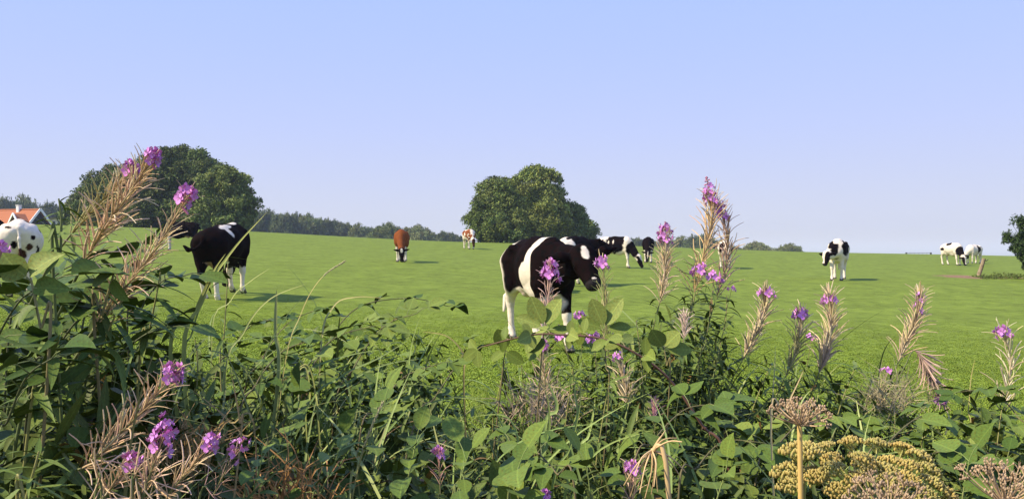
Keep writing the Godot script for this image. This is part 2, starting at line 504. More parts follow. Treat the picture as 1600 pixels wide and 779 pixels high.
# ------------------------------------------------------------------ cattle: one skin over a skeleton of tapered bones
class Cow:
	var a := PackedVector3Array()
	var b := PackedVector3Array()
	var r0 := PackedFloat32Array()
	var r1 := PackedFloat32Array()
	var zs := PackedFloat32Array()
	var kk := PackedFloat32Array()
	var grp := PackedInt32Array()       # 0 trunk, 1 fore leg, 2 hind leg, 3 neck, 4 head, 5 tail, 6 ear
	var h := 0.02
	var poll: Vector3
	var muzzle: Vector3
	var face: Vector3
	var side: Vector3
	var marks := []
	var base_col := Color(0.008, 0.007, 0.007)
	var noise := FastNoiseLite.new()
	var eyes := []
	var hooves := []
	var tag_at: Vector3
	var verts := PackedVector3Array()
	var norms := PackedVector3Array()
	var cols := PackedColorArray()
	var idx := PackedInt32Array()

	func bone(p: Vector3, q: Vector3, ra: float, rb: float, group: int, k := 0.06, zscale := 1.0) -> void:
		a.append(Vector3(p.x, p.y, p.z * zscale)); b.append(Vector3(q.x, q.y, q.z * zscale))
		r0.append(maxf(ra, h * 0.95)); r1.append(maxf(rb, h * 0.95)); zs.append(zscale); grp.append(group); kk.append(k)

	func pose(p: Dictionary) -> void:
		var fat: float = p.get("slim", 1.08)
		# trunk
		bone(Vector3(-0.52, 1.02, 0), Vector3(-0.05, 0.97, 0), 0.285, 0.335, 0, 0.08, fat)
		bone(Vector3(-0.05, 0.97, 0), Vector3(0.42, 1.0, 0), 0.335, 0.29, 0, 0.08, fat)
		bone(Vector3(-0.70, 1.20, 0), Vector3(-0.10, 1.235, 0), 0.085, 0.085, 0, 0.12)
		bone(Vector3(-0.10, 1.235, 0), Vector3(0.42, 1.255, 0), 0.085, 0.085, 0, 0.12)
		bone(Vector3(-0.42, 0.80, 0), Vector3(0.1, 0.72, 0), 0.14, 0.15, 0, 0.1)
		bone(Vector3(0.1, 0.70, 0), Vector3(0.42, 0.74, 0), 0.15, 0.14, 0, 0.1)
		bone(Vector3(0.40, 0.82, 0), Vector3(0.64, 0.90, 0), 0.17, 0.13, 0, 0.1)
		for s in [-1.0, 1.0]:
			bone(Vector3(-0.44, 1.20, s * 0.215), Vector3(-0.76, 1.12, s * 0.10), 0.06, 0.07, 0, 0.09)      # hip and pin bones
			bone(Vector3(0.45, 1.10, s * 0.13), Vector3(0.46, 0.80, s * 0.165), 0.14, 0.115, 0, 0.09)     # shoulder
			bone(Vector3(-0.60, 1.02, s * 0.15), Vector3(-0.56, 0.72, s * 0.165), 0.18, 0.115, 0, 0.09)   # thigh
		var step: Array = p.get("steps", [0.0, 0.0, 0.0, 0.0])      # fore right, fore left, hind right, hind left
		var n := 0
		for s in [1.0, -1.0]:
			var d: float = step[n]
			bone(Vector3(0.46, 0.78, s * 0.155), Vector3(0.46 + d * 0.55, 0.42, s * 0.145), 0.09, 0.052, 1, 0.05)
			bone(Vector3(0.46 + d * 0.55, 0.42, s * 0.145), Vector3(0.45 + d * 0.9, 0.12, s * 0.14), 0.046, 0.036, 1, 0.03)
			bone(Vector3(0.46 + d * 0.55, 0.44, s * 0.145), Vector3(0.46 + d * 0.57, 0.39, s * 0.145), 0.053, 0.048, 1, 0.03)
			bone(Vector3(0.45 + d * 0.9, 0.12, s * 0.14), Vector3(0.475 + d, 0.055, s * 0.14), 0.043, 0.046, 1, 0.03)
			hooves.append(Vector3(0.485 + d, 0.0, s * 0.14))
			n += 1
		for s in [1.0, -1.0]:
			var d: float = step[n]
			bone(Vector3(-0.56, 0.78, s * 0.165), Vector3(-0.70 + d * 0.5, 0.50, s * 0.155), 0.115, 0.056, 2, 0.06)
			bone(Vector3(-0.71 + d * 0.5, 0.51, s * 0.155), Vector3(-0.66 + d * 0.9, 0.13, s * 0.15), 0.050, 0.038, 2, 0.03)
			bone(Vector3(-0.74 + d * 0.5, 0.53, s * 0.155), Vector3(-0.70 + d * 0.5, 0.46, s * 0.155), 0.038, 0.045, 2, 0.03)
			bone(Vector3(-0.66 + d * 0.9, 0.13, s * 0.15), Vector3(-0.62 + d, 0.055, s * 0.15), 0.045, 0.048, 2, 0.03)
			hooves.append(Vector3(-0.61 + d, 0.0, s * 0.15))
			n += 1
		bone(Vector3(-0.38, 0.70, 0.06), Vector3(-0.36, 0.64, 0.05), 0.09, 0.06, 0, 0.08)                  # udder
		bone(Vector3(-0.38, 0.70, -0.06), Vector3(-0.36, 0.64, -0.05), 0.09, 0.06, 0, 0.08)
		# tail
		var tl: Array = p.get("tail", [Vector3(-0.80, 1.19, 0), Vector3(-0.87, 1.0, 0.0), Vector3(-0.86, 0.72, 0.02), Vector3(-0.84, 0.50, 0.02), Vector3(-0.82, 0.30, 0.03)])
		bone(Vector3(-0.70, 1.20, 0), tl[0], 0.06, 0.035, 5, 0.05)
		for i in tl.size() - 1:
			var tuft: bool = i == tl.size() - 2
			bone(tl[i], tl[i + 1], 0.028 if not tuft else 0.045, 0.022 if not tuft else 0.018, 5, 0.03)
		# neck and head
		poll = p.poll
		muzzle = p.muzzle
		var dir := (muzzle - poll).normalized()
		face = (p.get("face", Vector3(0.5, 1, 0)) as Vector3)
		face = (face - dir * face.dot(dir)).normalized()
		side = dir.cross(face)                        # towards the animal's right
		var nape := poll - face * 0.07 + dir * 0.02
		bone(Vector3(0.46, 1.14, 0), nape.lerp(Vector3(0.5, 1.1, 0), 0.45), 0.16, 0.125, 3, 0.1, 1.15)
		bone(nape.lerp(Vector3(0.5, 1.1, 0), 0.45), nape, 0.125, 0.10, 3, 0.08)
		bone(Vector3(0.55, 0.95, 0), (poll + dir * 0.16 - face * 0.10).lerp(Vector3(0.55, 0.95, 0), 0.4), 0.17, 0.115, 3, 0.1)
		bone((poll + dir * 0.16 - face * 0.10).lerp(Vector3(0.55, 0.95, 0), 0.4), poll + dir * 0.13 - face * 0.11, 0.115, 0.075, 3, 0.08)
		var len := (muzzle - poll).length()
		var hs: float = p.get("hs", 1.0)
		bone(poll + dir * 0.02 - face * 0.05, poll + dir * len * 0.45 - face * 0.075, 0.098 * hs, 0.088 * hs, 4, 0.05)
		bone(poll + dir * len * 0.45 - face * 0.075, poll + dir * len * 0.93 - face * 0.075, 0.085 * hs, 0.066 * hs, 4, 0.05)
		bone(poll + dir * 0.14 - face * 0.125, poll + dir * len * 0.8 - face * 0.12, 0.065 * hs, 0.046 * hs, 4, 0.05)   # jaw
		for s in [-1.0, 1.0]:
			bone(poll + dir * 0.03 + side * s * 0.05 * hs - face * 0.03, poll + dir * len * 0.34 + side * s * 0.066 * hs - face * 0.035, 0.06 * hs, 0.045 * hs, 4, 0.05)   # brow
			bone(poll + dir * len * 0.93 + side * s * 0.035 - face * 0.055, poll + dir * len * 0.99 + side * s * 0.03 - face * 0.09, 0.045, 0.04, 4, 0.04)  # nostrils
			var droop: float = p.get("droop", 0.25)
			var root: Vector3 = poll + dir * 0.05 + side * s * 0.085 * hs - face * 0.045
			var out: Vector3 = (side * s - face * droop - dir * 0.15 + Vector3(0, 0.05, 0)).normalized()
			bone(root, root + out * 0.11 * hs, 0.028 * hs, 0.048 * hs, 6, 0.03)
			bone(root + out * 0.11 * hs, root + out * 0.235 * hs, 0.048 * hs, 0.014, 6, 0.03)
			if s > 0: tag_at = root + out * 0.12
			eyes.append(poll + dir * len * 0.36 + side * s * 0.100 * hs - face * 0.045)

	func dist(p: Vector3, list: PackedInt32Array) -> float:
		var d := 9.0
		for i in list:
			var q := p
			q.z *= zs[i]
			var pa := q - a[i]
			var ba := b[i] - a[i]
			var t := clampf(pa.dot(ba) / ba.length_squared(), 0.0, 1.0)
			var e := (pa - ba * t).length() - lerpf(r0[i], r1[i], t)
			var k := kk[i]
			var g := k - absf(d - e)
			d = minf(d, e)
			if g > 0.0: d -= g * g * 0.25 / k
		return d

	func nearest(p: Vector3) -> int:
		var d := 9.0
		var best := 0
		for i in a.size():
			var q := p
			q.z *= zs[i]
			var pa := q - a[i]
			var ba := b[i] - a[i]
			var t := clampf(pa.dot(ba) / ba.length_squared(), 0.0, 1.0)
			var e := (pa - ba * t).length() - lerpf(r0[i], r1[i], t)
			if e < d:
				d = e
				best = grp[i]
		return best

	func color_at(p: Vector3) -> Color:
		var g := nearest(p)
		var c := base_col
		var wob := noise.get_noise_3d(p.x, p.y, p.z)
		var fine := noise.get_noise_3d(p.x * 4.0 + 9.0, p.y * 4.0, p.z * 4.0)
		var len := (muzzle - poll).length()
		var q := p - poll
		var u := Vector3(q.dot((muzzle - poll) / len) / len, q.dot(face), q.dot(side))     # along the face, out of it, to its right
		var head := g == 4 or g == 6
		for m in marks:
			# [where, centre, half sizes, colour, wobble]; where: t trunk and neck, h head, l below a height, x trunk legs and tail
			var w := 0.0
			var soft := 0.06
			var wo: float = (wob * 1.3 + fine * 0.35) * m[4]
			match m[0]:
				"t":
					if head: continue
					var e: Vector3 = (p - m[1]) / m[2]
					w = 1.0 - e.length() + wo
				"h":
					if not head or (g == 6): continue
					var e: Vector3 = (u - m[1]) / m[2]
					w = 1.0 - e.length() + wo
				"e":
					if g != 6: continue
					w = 1.0
				"f":
					if g != 1: continue
					w = (m[1] - p.y) / 0.1 + wo
				"b":
					if g != 2: continue
					w = (m[1] - p.y) / 0.1 + wo
				"tail":
					if g != 5: continue
					w = (m[1] - p.y) / 0.1 + wo
			c = c.lerp(m[3], smoothstep(-soft, soft, w))
		if head and g != 6 and u.x > 0.93:
			c = c.lerp(Color(0.03, 0.025, 0.025), smoothstep(0.93, 0.97, u.x))
		if g == 0 and p.y < 0.72 and p.x < -0.2 and absf(p.z) < 0.14:
			c = c.lerp(Color(0.55, 0.38, 0.30), 0.6)
		return c * (1.0 + 0.10 * fine)

	func skin() -> void:
		noise.frequency = 2.6
		noise.fractal_octaves = 2
		var lo := Vector3(9, 9, 9)
		var hi := -lo
		for i in a.size():
			var m := maxf(r0[i], r1[i]) + 0.03
			for q in [a[i], b[i]]:
				lo = lo.min(q - Vector3(m, m, m)); hi = hi.max(q + Vector3(m, m, m))
		lo -= Vector3.ONE * h * 2.0
		var cs := h * 4.0
		var nc := Vector3i(((hi - lo) / cs).ceil()) + Vector3i.ONE
		var nx := nc.x * 4 + 1
		var ny := nc.y * 4 + 1
		var nz := nc.z * 4 + 1
		var f := PackedFloat32Array()
		f.resize(nx * ny * nz)
		f.fill(1.0)
		var sx := ny * nz
		var todo := {}
		for i in a.size():           # coarse cells near a bone
			var m := maxf(r0[i], r1[i]) + 0.05
			var za := Vector3(a[i].x, a[i].y, a[i].z / zs[i])
			var zb := Vector3(b[i].x, b[i].y, b[i].z / zs[i])
			var p0 := Vector3i(((za.min(zb) - Vector3(m, m, m) - lo) / cs).floor()).clamp(Vector3i.ZERO, nc - Vector3i.ONE)
			var p1 := Vector3i(((za.max(zb) + Vector3(m, m, m) - lo) / cs).floor()).clamp(Vector3i.ZERO, nc - Vector3i.ONE)
			for x in range(p0.x, p1.x + 1):
				for y in range(p0.y, p1.y + 1):
					for z in range(p0.z, p1.z + 1):
						var key := (x * nc.y + y) * nc.z + z
						var ctr := lo + (Vector3(x, y, z) + Vector3.ONE * 0.5) * cs
						var q := ctr
						q.z *= zs[i]
						var pa := q - a[i]
						var ba := b[i] - a[i]
						var t := clampf(pa.dot(ba) / ba.length_squared(), 0.0, 1.0)
						if (pa - ba * t).length() - lerpf(r0[i], r1[i], t) < cs * 0.9 + 0.10:
							if not todo.has(key): todo[key] = PackedInt32Array()
							todo[key].append(i)
		var cells := PackedInt32Array()
		for key in todo:
			var list: PackedInt32Array = todo[key]
			var z: int = key % nc.z
			var y: int = (key / nc.z) % nc.y
			var x: int = key / (nc.z * nc.y)
			var d := dist(lo + (Vector3(x, y, z) + Vector3.ONE * 0.5) * cs, list)
			var near := absf(d) < cs * 1.0 + 0.01
			if near: cells.append(key)
			for i in 4:
				for j in 4:
					var at0 := (x * 4 + i) * sx + (y * 4 + j) * nz + z * 4
					for k in 4:
						f[at0 + k] = dist(lo + Vector3(x * 4 + i, y * 4 + j, z * 4 + k) * h, list) if near else d
		var where := {}
		for key in cells:
			var cz: int = (key % nc.z) * 4
			var cy: int = ((key / nc.z) % nc.y) * 4
			var cx: int = (key / (nc.z * nc.y)) * 4
			for i in 4:
				for j in 4:
					for k in 4:
						var o := (cx + i) * sx + (cy + j) * nz + cz + k
						var v := [f[o], f[o + 1], f[o + nz], f[o + nz + 1], f[o + sx], f[o + sx + 1], f[o + sx + nz], f[o + sx + nz + 1]]
						var neg := 0
						for w in v:
							if w < 0.0: neg += 1
						if neg == 0 or neg == 8: continue
						var sum := Vector3.ZERO
						var cnt := 0
						for e in EDGES:
							var va: float = v[e[0]]
							var vb: float = v[e[1]]
							if (va < 0.0) != (vb < 0.0):
								sum += CORNER[e[0]].lerp(CORNER[e[1]], va / (va - vb))
								cnt += 1
						where[o] = verts.size()
						verts.append(lo + (Vector3(cx + i, cy + j, cz + k) + sum / cnt) * h)
						norms.append(Vector3(v[4] + v[5] + v[6] + v[7] - v[0] - v[1] - v[2] - v[3], v[2] + v[3] + v[6] + v[7] - v[0] - v[1] - v[4] - v[5], v[1] + v[3] + v[5] + v[7] - v[0] - v[2] - v[4] - v[6]).normalized())
		for o in where:
			for ax in 3:
				var so: int = [sx, nz, 1][ax]
				var u: int = [nz, 1, sx][ax]
				var w: int = [1, sx, nz][ax]
				var fa := f[o]
				var fb := f[o + so]
				if (fa < 0.0) == (fb < 0.0): continue
				if not (where.has(o - u) and where.has(o - w) and where.has(o - u - w)): continue
				var q := [where[o], where[o - u], where[o - u - w], where[o - w]]
				if fa < 0.0: idx.append_array([q[0], q[2], q[1], q[0], q[3], q[2]])
				else: idx.append_array([q[0], q[1], q[2], q[0], q[2], q[3]])
		for p in verts: cols.append(color_at(p))

	const CORNER := [Vector3(0, 0, 0), Vector3(0, 0, 1), Vector3(0, 1, 0), Vector3(0, 1, 1), Vector3(1, 0, 0), Vector3(1, 0, 1), Vector3(1, 1, 0), Vector3(1, 1, 1)]
	const EDGES := [[0, 1], [2, 3], [4, 5], [6, 7], [0, 2], [1, 3], [4, 6], [5, 7], [0, 4], [1, 5], [2, 6], [3, 7]]

	func mesh() -> ArrayMesh:
		var arr := []
		arr.resize(Mesh.ARRAY_MAX)
		arr[Mesh.ARRAY_VERTEX] = verts
		arr[Mesh.ARRAY_NORMAL] = norms
		arr[Mesh.ARRAY_COLOR] = cols
		arr[Mesh.ARRAY_INDEX] = idx
		var me := ArrayMesh.new()
		me.add_surface_from_arrays(Mesh.PRIMITIVE_TRIANGLES, arr)
		return me

var herd := []

func skin_cow(i: int) -> void:
	herd[i].cow.skin()

func build_cattle() -> void:
	var W := Color(0.70, 0.62, 0.50)        # white hair
	var K := Color(0.008, 0.007, 0.007)     # black hair
	var R := Color(0.20, 0.062, 0.022)      # red brown hair
	var B := Color(0.05, 0.022, 0.012)      # dark brown
	var graze := {"poll": Vector3(1.02, 0.50, 0), "muzzle": Vector3(1.16, 0.05, 0), "face": Vector3(1, 0.3, 0)}
	var list := [
		{"px": 843, "d": 10.0, "turn": -70, "s": 1.04, "h": 0.0125, "slim": 1.32, "poll": Vector3(1.00, 1.19, -0.15), "muzzle": Vector3(1.31, 0.86, -0.17), "face": Vector3(0.8, 0.6, 0.12), "droop": 0.02, "hs": 1.34, "steps": [0.02, 0.16, -0.02, 0.12],
			"tail": [Vector3(-0.80, 1.19, 0), Vector3(-0.88, 1.0, 0.02), Vector3(-0.88, 0.72, 0.10), Vector3(-0.88, 0.55, 0.16), Vector3(-0.86, 0.36, 0.20)], "tag": true,
			"label": "nearest black and white heifer, white forehead patch and yellow ear tag",
			"marks": [["t", Vector3(-0.98, 0.80, 0), Vector3(0.49, 0.95, 0.6), W, 0.05], ["b", 1.1, 0, W, 0.1], ["t", Vector3(0.30, 1.40, 0.0), Vector3(0.13, 0.34, 0.5), W, 0.12], ["t", Vector3(0.22, 1.05, 0.3), Vector3(0.11, 0.35, 0.4), W, 0.15], ["t", Vector3(0.16, 0.78, 0.3), Vector3(0.22, 0.26, 0.4), W, 0.18], ["t", Vector3(-0.05, 0.55, 0), Vector3(0.75, 0.20, 0.3), W, 0.1], ["f", 0.46, 0, W, 0.3], ["tail", 0.62, 0, W, 0.1], ["h", Vector3(0.14, 0.0, 0.0), Vector3(0.26, 0.1, 0.065), W, 0.35], ["h", Vector3(0.95, 0.0, 0.0), Vector3(0.06, 0.03, 0.03), W, 0.0]]},
		{"px": 353, "d": 14.2, "turn": 66, "s": 0.99, "tilt": 5.5, "h": 0.02, "slim": 1.0, "poll": Vector3(0.92, 0.55, -0.28), "muzzle": Vector3(0.95, 0.10, -0.40), "face": Vector3(1, 0.3, 0), "steps": [-0.05, 0.1, -0.06, 0.10],
			"tail": [Vector3(-0.80, 1.17, 0), Vector3(-0.90, 1.05, -0.02), Vector3(-0.97, 0.98, -0.10), Vector3(-1.02, 0.98, -0.18), Vector3(-1.06, 1.06, -0.24)],
			"label": "large black cow grazing rump first, white streak on its flank, white lower legs",
			"marks": [["f", 0.50, 0, W, 0.5], ["b", 0.40, 0, W, 0.5], ["t", Vector3(-0.22, 1.27, 0.17), Vector3(0.055, 0.20, 0.16), W, 0.2], ["t", Vector3(-0.16, 1.31, 0.10), Vector3(0.24, 0.04, 0.10), W, 0.2], ["t", Vector3(0.30, 1.36, 0.0), Vector3(0.14, 0.06, 0.12), W, 0.2]]},
		{"px": 29, "d": 13.0, "turn": 90, "s": 0.93, "h": 0.02, "slim": 0.92, "poll": graze.poll, "muzzle": graze.muzzle, "face": graze.face, "base": W,
			"label": "white cow with small dark spots seen from behind at the farm house",
			"marks": [["t", Vector3(-0.75, 0.86, 0.15), Vector3(0.3, 0.069, 0.062), B, 0.55], ["t", Vector3(-0.75, 0.9, -0.08), Vector3(0.3, 0.075, 0.044), K, 0.55], ["t", Vector3(-0.7, 0.72, 0.03), Vector3(0.4, 0.112, 0.088), B, 0.55], ["t", Vector3(-0.7, 0.88, -0.25), Vector3(0.4, 0.112, 0.050), K, 0.55], ["t", Vector3(-0.4, 0.95, -0.34), Vector3(0.25, 0.188, 0.075), K, 0.55], ["t", Vector3(-0.7, 1.03, 0.2), Vector3(0.3, 0.050, 0.044), K, 0.55], ["t", Vector3(-0.5, 1.2, -0.16), Vector3(0.3, 0.037, 0.075), K, 0.55], ["t", Vector3(-0.5, 1.2, 0.18), Vector3(0.2, 0.050, 0.062), K, 0.55], ["t", Vector3(-0.6, 0.72, 0.28), Vector3(0.3, 0.175, 0.050), K, 0.55], ["t", Vector3(0.3, 1.1, 0), Vector3(0.5, 0.750, 0.625), K, 0.55]]},
		{"px": -28, "d": 13.6, "turn": 80, "s": 1.0, "h": 0.025, "poll": graze.poll, "muzzle": graze.muzzle, "face": graze.face,
			"label": "black cow cut off by the picture edge beside the white spotted cow", "marks": [["f", 0.4, 0, W, 0.4], ["b", 0.4, 0, W, 0.4]]},
		{"px": 281, "d": 36.0, "turn": 172, "s": 1.0, "h": 0.03, "poll": graze.poll, "muzzle": graze.muzzle, "face": graze.face,
			"label": "distant black cow with white legs below the big oak, half hidden by a willowherb spike", "marks": [["f", 0.66, 0, W, 0.3], ["b", 0.62, 0, W, 0.3], ["tail", 0.9, 0, W, 0.2]]},
		{"px": 627, "d": 32.5, "turn": -93, "s": 1.0, "h": 0.024, "poll": Vector3(1.0, 0.52, -0.06), "muzzle": Vector3(1.10, 0.05, -0.08), "face": graze.face, "base": R, "droop": -0.05, "steps": [0.0, 0.0, -0.1, 0.0],
			"label": "red brown cow grazing head on, dark face with a white star",
			"marks": [["h", Vector3(0.6, 0.0, 0), Vector3(0.9, 0.3, 0.3), K, 0.1], ["e", 0, 0, K, 0.0], ["h", Vector3(0.12, 0.0, 0), Vector3(0.2, 0.1, 0.055), W, 0.1], ["f", 0.62, 0, W, 0.2], ["b", 0.60, 0, W, 0.2]]},
		{"px": 733, "d": 55.0, "turn": -72, "s": 1.04, "h": 0.03, "poll": Vector3(0.98, 0.62, 0), "muzzle": Vector3(1.10, 0.18, 0), "face": graze.face, "base": W,
			"label": "small red and white cow grazing in front of the central trees",
			"marks": [["t", Vector3(0.25, 1.05, 0.1), Vector3(0.34, 0.42, 0.4), R, 0.5], ["t", Vector3(0.5, 0.8, 0), Vector3(0.3, 0.3, 0.4), R, 0.5], ["t", Vector3(-0.4, 1.1, 0.2), Vector3(0.3, 0.2, 0.2), R, 0.5], ["h", Vector3(0.5, 0.0, 0), Vector3(0.9, 0.3, 0.3), B, 0.2]]},
		{"px": 899, "d": 22.5, "turn": 64, "s": 1.06, "h": 0.022, "poll": Vector3(0.95, 1.24, 0.24), "muzzle": Vector3(1.16, 1.10, 0.62), "face": Vector3(0.4, 1, 0), "droop": 0.1,
			"label": "black cow with a white rump looking out over the back of the nearest heifer",
			"marks": [["t", Vector3(-0.84, 0.95, 0), Vector3(0.36, 0.55, 0.5), W, 0.2], ["t", Vector3(-0.62, 1.34, 0.1), Vector3(0.1, 0.16, 0.05), K, 0.2], ["b", 0.8, 0, W, 0.2], ["f", 0.5, 0, W, 0.2]]},
		{"px": 820, "d": 19.5, "turn": 80, "s": 0.95, "h": 0.025, "poll": graze.poll, "muzzle": graze.muzzle, "face": graze.face, "base": W,
			"label": "cow hidden behind the nearest heifer, only a strip of its white back showing", "marks": [["t", Vector3(0.2, 0.9, 0), Vector3(0.4, 0.3, 0.5), K, 0.4]]},
		{"px": 964, "d": 34.5, "turn": -16, "s": 1.04, "h": 0.022, "poll": Vector3(1.02, 0.52, 0.06), "muzzle": Vector3(1.20, 0.08, 0.06), "face": graze.face, "base": W, "steps": [0.1, -0.03, 0.0, 0.16],
			"label": "black and white cow grazing side on with a large black saddle and black head",
			"marks": [["t", Vector3(-0.02, 1.05, 0.0), Vector3(0.44, 0.42, 0.6), K, 0.22], ["t", Vector3(0.74, 0.80, 0), Vector3(0.30, 0.36, 0.5), K, 0.12], ["t", Vector3(-0.55, 1.16, 0.2), Vector3(0.05, 0.09, 0.2), K, 0.2], ["h", Vector3(0.5, -0.1, 0), Vector3(0.9, 0.115, 0.3), K, 0.05], ["e", 0, 0, K, 0.0], ["t", Vector3(-0.08, 1.12, 0.3), Vector3(0.025, 0.10, 0.2), W, 0.15], ["t", Vector3(-0.3, 1.1, 0.3), Vector3(0.025, 0.08, 0.2), W, 0.15]]},
		{"px": 1013, "d": 42.0, "turn": -91, "s": 1.03, "h": 0.026, "poll": Vector3(1.0, 0.56, 0), "muzzle": Vector3(1.10, 0.09, 0.03), "face": graze.face, "droop": -0.2,
			"label": "black cow grazing head on with a white blaze down its face",
			"marks": [["h", Vector3(0.3, 0.0, -0.01), Vector3(0.38, 0.12, 0.035), W, 0.1], ["f", 0.66, 0, W, 0.1], ["b", 0.6, 0, W, 0.1]]},
		{"px": 1134, "d": 37.0, "turn": -84, "s": 1.0, "h": 0.026, "poll": Vector3(1.02, 0.95, 0), "muzzle": Vector3(1.2, 0.5, 0.0), "face": graze.face, "base": W,
			"label": "black and white cow facing the road behind the tallest flowering willowherb",
			"marks": [["t", Vector3(0.45, 1.0, 0.3), Vector3(0.4, 0.4, 0.18), K, 0.4], ["t", Vector3(0.45, 1.0, -0.32), Vector3(0.4, 0.3, 0.16), K, 0.4], ["h", Vector3(0.45, -0.02, 0.13), Vector3(0.5, 0.3, 0.085), K, 0.1], ["h", Vector3(0.45, -0.02, -0.13), Vector3(0.5, 0.3, 0.085), K, 0.1], ["e", 0, 0, K, 0.0]]},
		{"px": 1310, "d": 26.9, "turn": -94, "s": 1.06, "h": 0.018, "slim": 1.12, "poll": Vector3(0.96, 0.90, 0.30), "muzzle": Vector3(1.06, 0.55, 0.36), "face": Vector3(0.8, 0.4, 0.6), "droop": 0.1, "base": W, "steps": [0.1, 0.0, -0.05, 0.05],
			"label": "black and white cow on the bare middle of the pasture turning its head aside",
			"marks": [["t", Vector3(0.45, 0.98, 0.06), Vector3(0.5, 0.30, 0.19), K, 0.3], ["t", Vector3(0.1, 1.15, -0.24), Vector3(0.7, 0.4, 0.12), K, 0.3], ["t", Vector3(0.0, 1.3, 0.14), Vector3(0.5, 0.10, 0.12), K, 0.4], ["t", Vector3(0.50, 1.22, 0.0), Vector3(0.20, 0.06, 0.12), W, 0.3], ["h", Vector3(0.5, 0.0, -0.12), Vector3(0.7, 0.3, 0.10), K, 0.1], ["h", Vector3(0.2, 0.0, 0.16), Vector3(0.4, 0.3, 0.07), K, 0.1], ["e", 0, 0, K, 0.0], ["f", 0.30, 0, W, 0.2]]},
		{"px": 1489, "d": 46.0, "turn": -50, "s": 0.98, "h": 0.026, "poll": Vector3(0.98, 0.50, 0.0), "muzzle": Vector3(1.12, 0.06, 0.0), "face": graze.face, "base": W, "steps": [0.1, -0.03, 0.0, 0.1],
			"label": "mostly white cow grazing near the leaning post, black neck and small black back patch",
			"marks": [["t", Vector3(-0.15, 1.28, 0.12), Vector3(0.25, 0.12, 0.16), K, 0.3], ["t", Vector3(0.72, 0.85, 0), Vector3(0.26, 0.34, 0.4), K, 0.2], ["t", Vector3(-0.5, 0.98, 0.3), Vector3(0.12, 0.08, 0.16), K, 0.4], ["h", Vector3(0.5, -0.02, 0.1), Vector3(0.6, 0.3, 0.08), K, 0.1], ["e", 0, 0, K, 0.0]]},
		{"px": 1522, "d": 49.0, "turn": -116, "s": 0.90, "h": 0.028, "poll": Vector3(0.98, 0.62, 0.16), "muzzle": Vector3(1.04, 0.18, 0.22), "face": graze.face, "base": W, "droop": -0.3,
			"label": "white cow with black cheeks grazing close to the leaning post, facing its neighbour",
			"marks": [["t", Vector3(-0.2, 1.05, -0.3), Vector3(0.22, 0.36, 0.16), K, 0.3], ["h", Vector3(0.4, 0.0, 0.12), Vector3(0.5, 0.3, 0.08), K, 0.1], ["h", Vector3(0.4, 0.0, -0.12), Vector3(0.5, 0.3, 0.08), K, 0.1], ["e", 0, 0, K, 0.0], ["t", Vector3(0.6, 0.6, 0.1), Vector3(0.2, 0.3, 0.1), K, 0.2]]},
	]
	for c in list:
		var cow := Cow.new()
		cow.h = c.h
		cow.marks = c.marks
		cow.noise.seed = herd.size() + 3
		if c.has("base"): cow.base_col = c.base
		cow.pose(c)
		herd.append({"cow": cow, "spec": c})
	var job := WorkerThreadPool.add_group_task(skin_cow, herd.size())
	WorkerThreadPool.wait_for_group_task_completion(job)
	var hide := plain(Color.WHITE, 0.85, true)
	hide.metallic_specular = 0.12
	hide.normal_enabled = true
	hide.normal_texture = noise_tex(0.05, [Color(0, 0, 0), Color(0.5, 0.5, 0.5), Color(1, 1, 1)], 256, 4, 31)
	(hide.normal_texture as NoiseTexture2D).as_normal_map = true
	(hide.normal_texture as NoiseTexture2D).bump_strength = 3.0
	hide.normal_scale = 0.35
	hide.uv1_triplanar = true
	hide.uv1_scale = Vector3(1.2, 1.2, 1.2)
	var horn := plain(Color(0.07, 0.06, 0.05), 0.5)
	var eye := plain(Color(0.01, 0.008, 0.006), 0.15)
	var yellow := plain(Color(0.75, 0.50, 0.03), 0.5)
	for e in herd:
		var c: Dictionary = e.spec
		var cow: Cow = e.cow
		var p := on_ground(c.px, c.d)
		var t := thing("cow", c.label, "cow", p, "cattle grazing on the pasture")
		t.rotation.y = deg_to_rad(c.turn) - atan((c.px - 800.0) / F)     # turned against the line of sight
		t.rotation.z = deg_to_rad(c.get("tilt", 0.0))
		t.scale = Vector3.ONE * c.s
		part("body", cow.mesh(), hide, t)
		for o in cow.eyes:
			var b := Mb.new()
			b.ball(o, Vector3(0.022, 0.022, 0.022), Color.WHITE, 6, 8)
			part("eye", b.done(), eye, t)
		for o in cow.hooves:
			var b := Mb.new()
			for s in [-1.0, 1.0]:
				b.tube(PackedVector3Array([o + Vector3(-0.015, 0.07, s * 0.026), o + Vector3(0.0, 0.035, s * 0.027), o + Vector3(0.035, 0.0, s * 0.024)]), 0.028, 0.036, 7, Color.WHITE, Color.WHITE)
			part("hoof", b.done(), horn, t)
		if c.has("tag"):
			var b := Mb.new()
			b.box(Transform3D(Basis(cow.side, cow.face, cow.side.cross(cow.face)).orthonormalized(), cow.tag_at + cow.face * 0.035 + Vector3(0, -0.035, 0)), Vector3(0.045, 0.006, 0.058), Color.WHITE)
			part("ear_tag", b.done(), yellow, t)

# ------------------------------------------------------------------ trees
var clumps := []

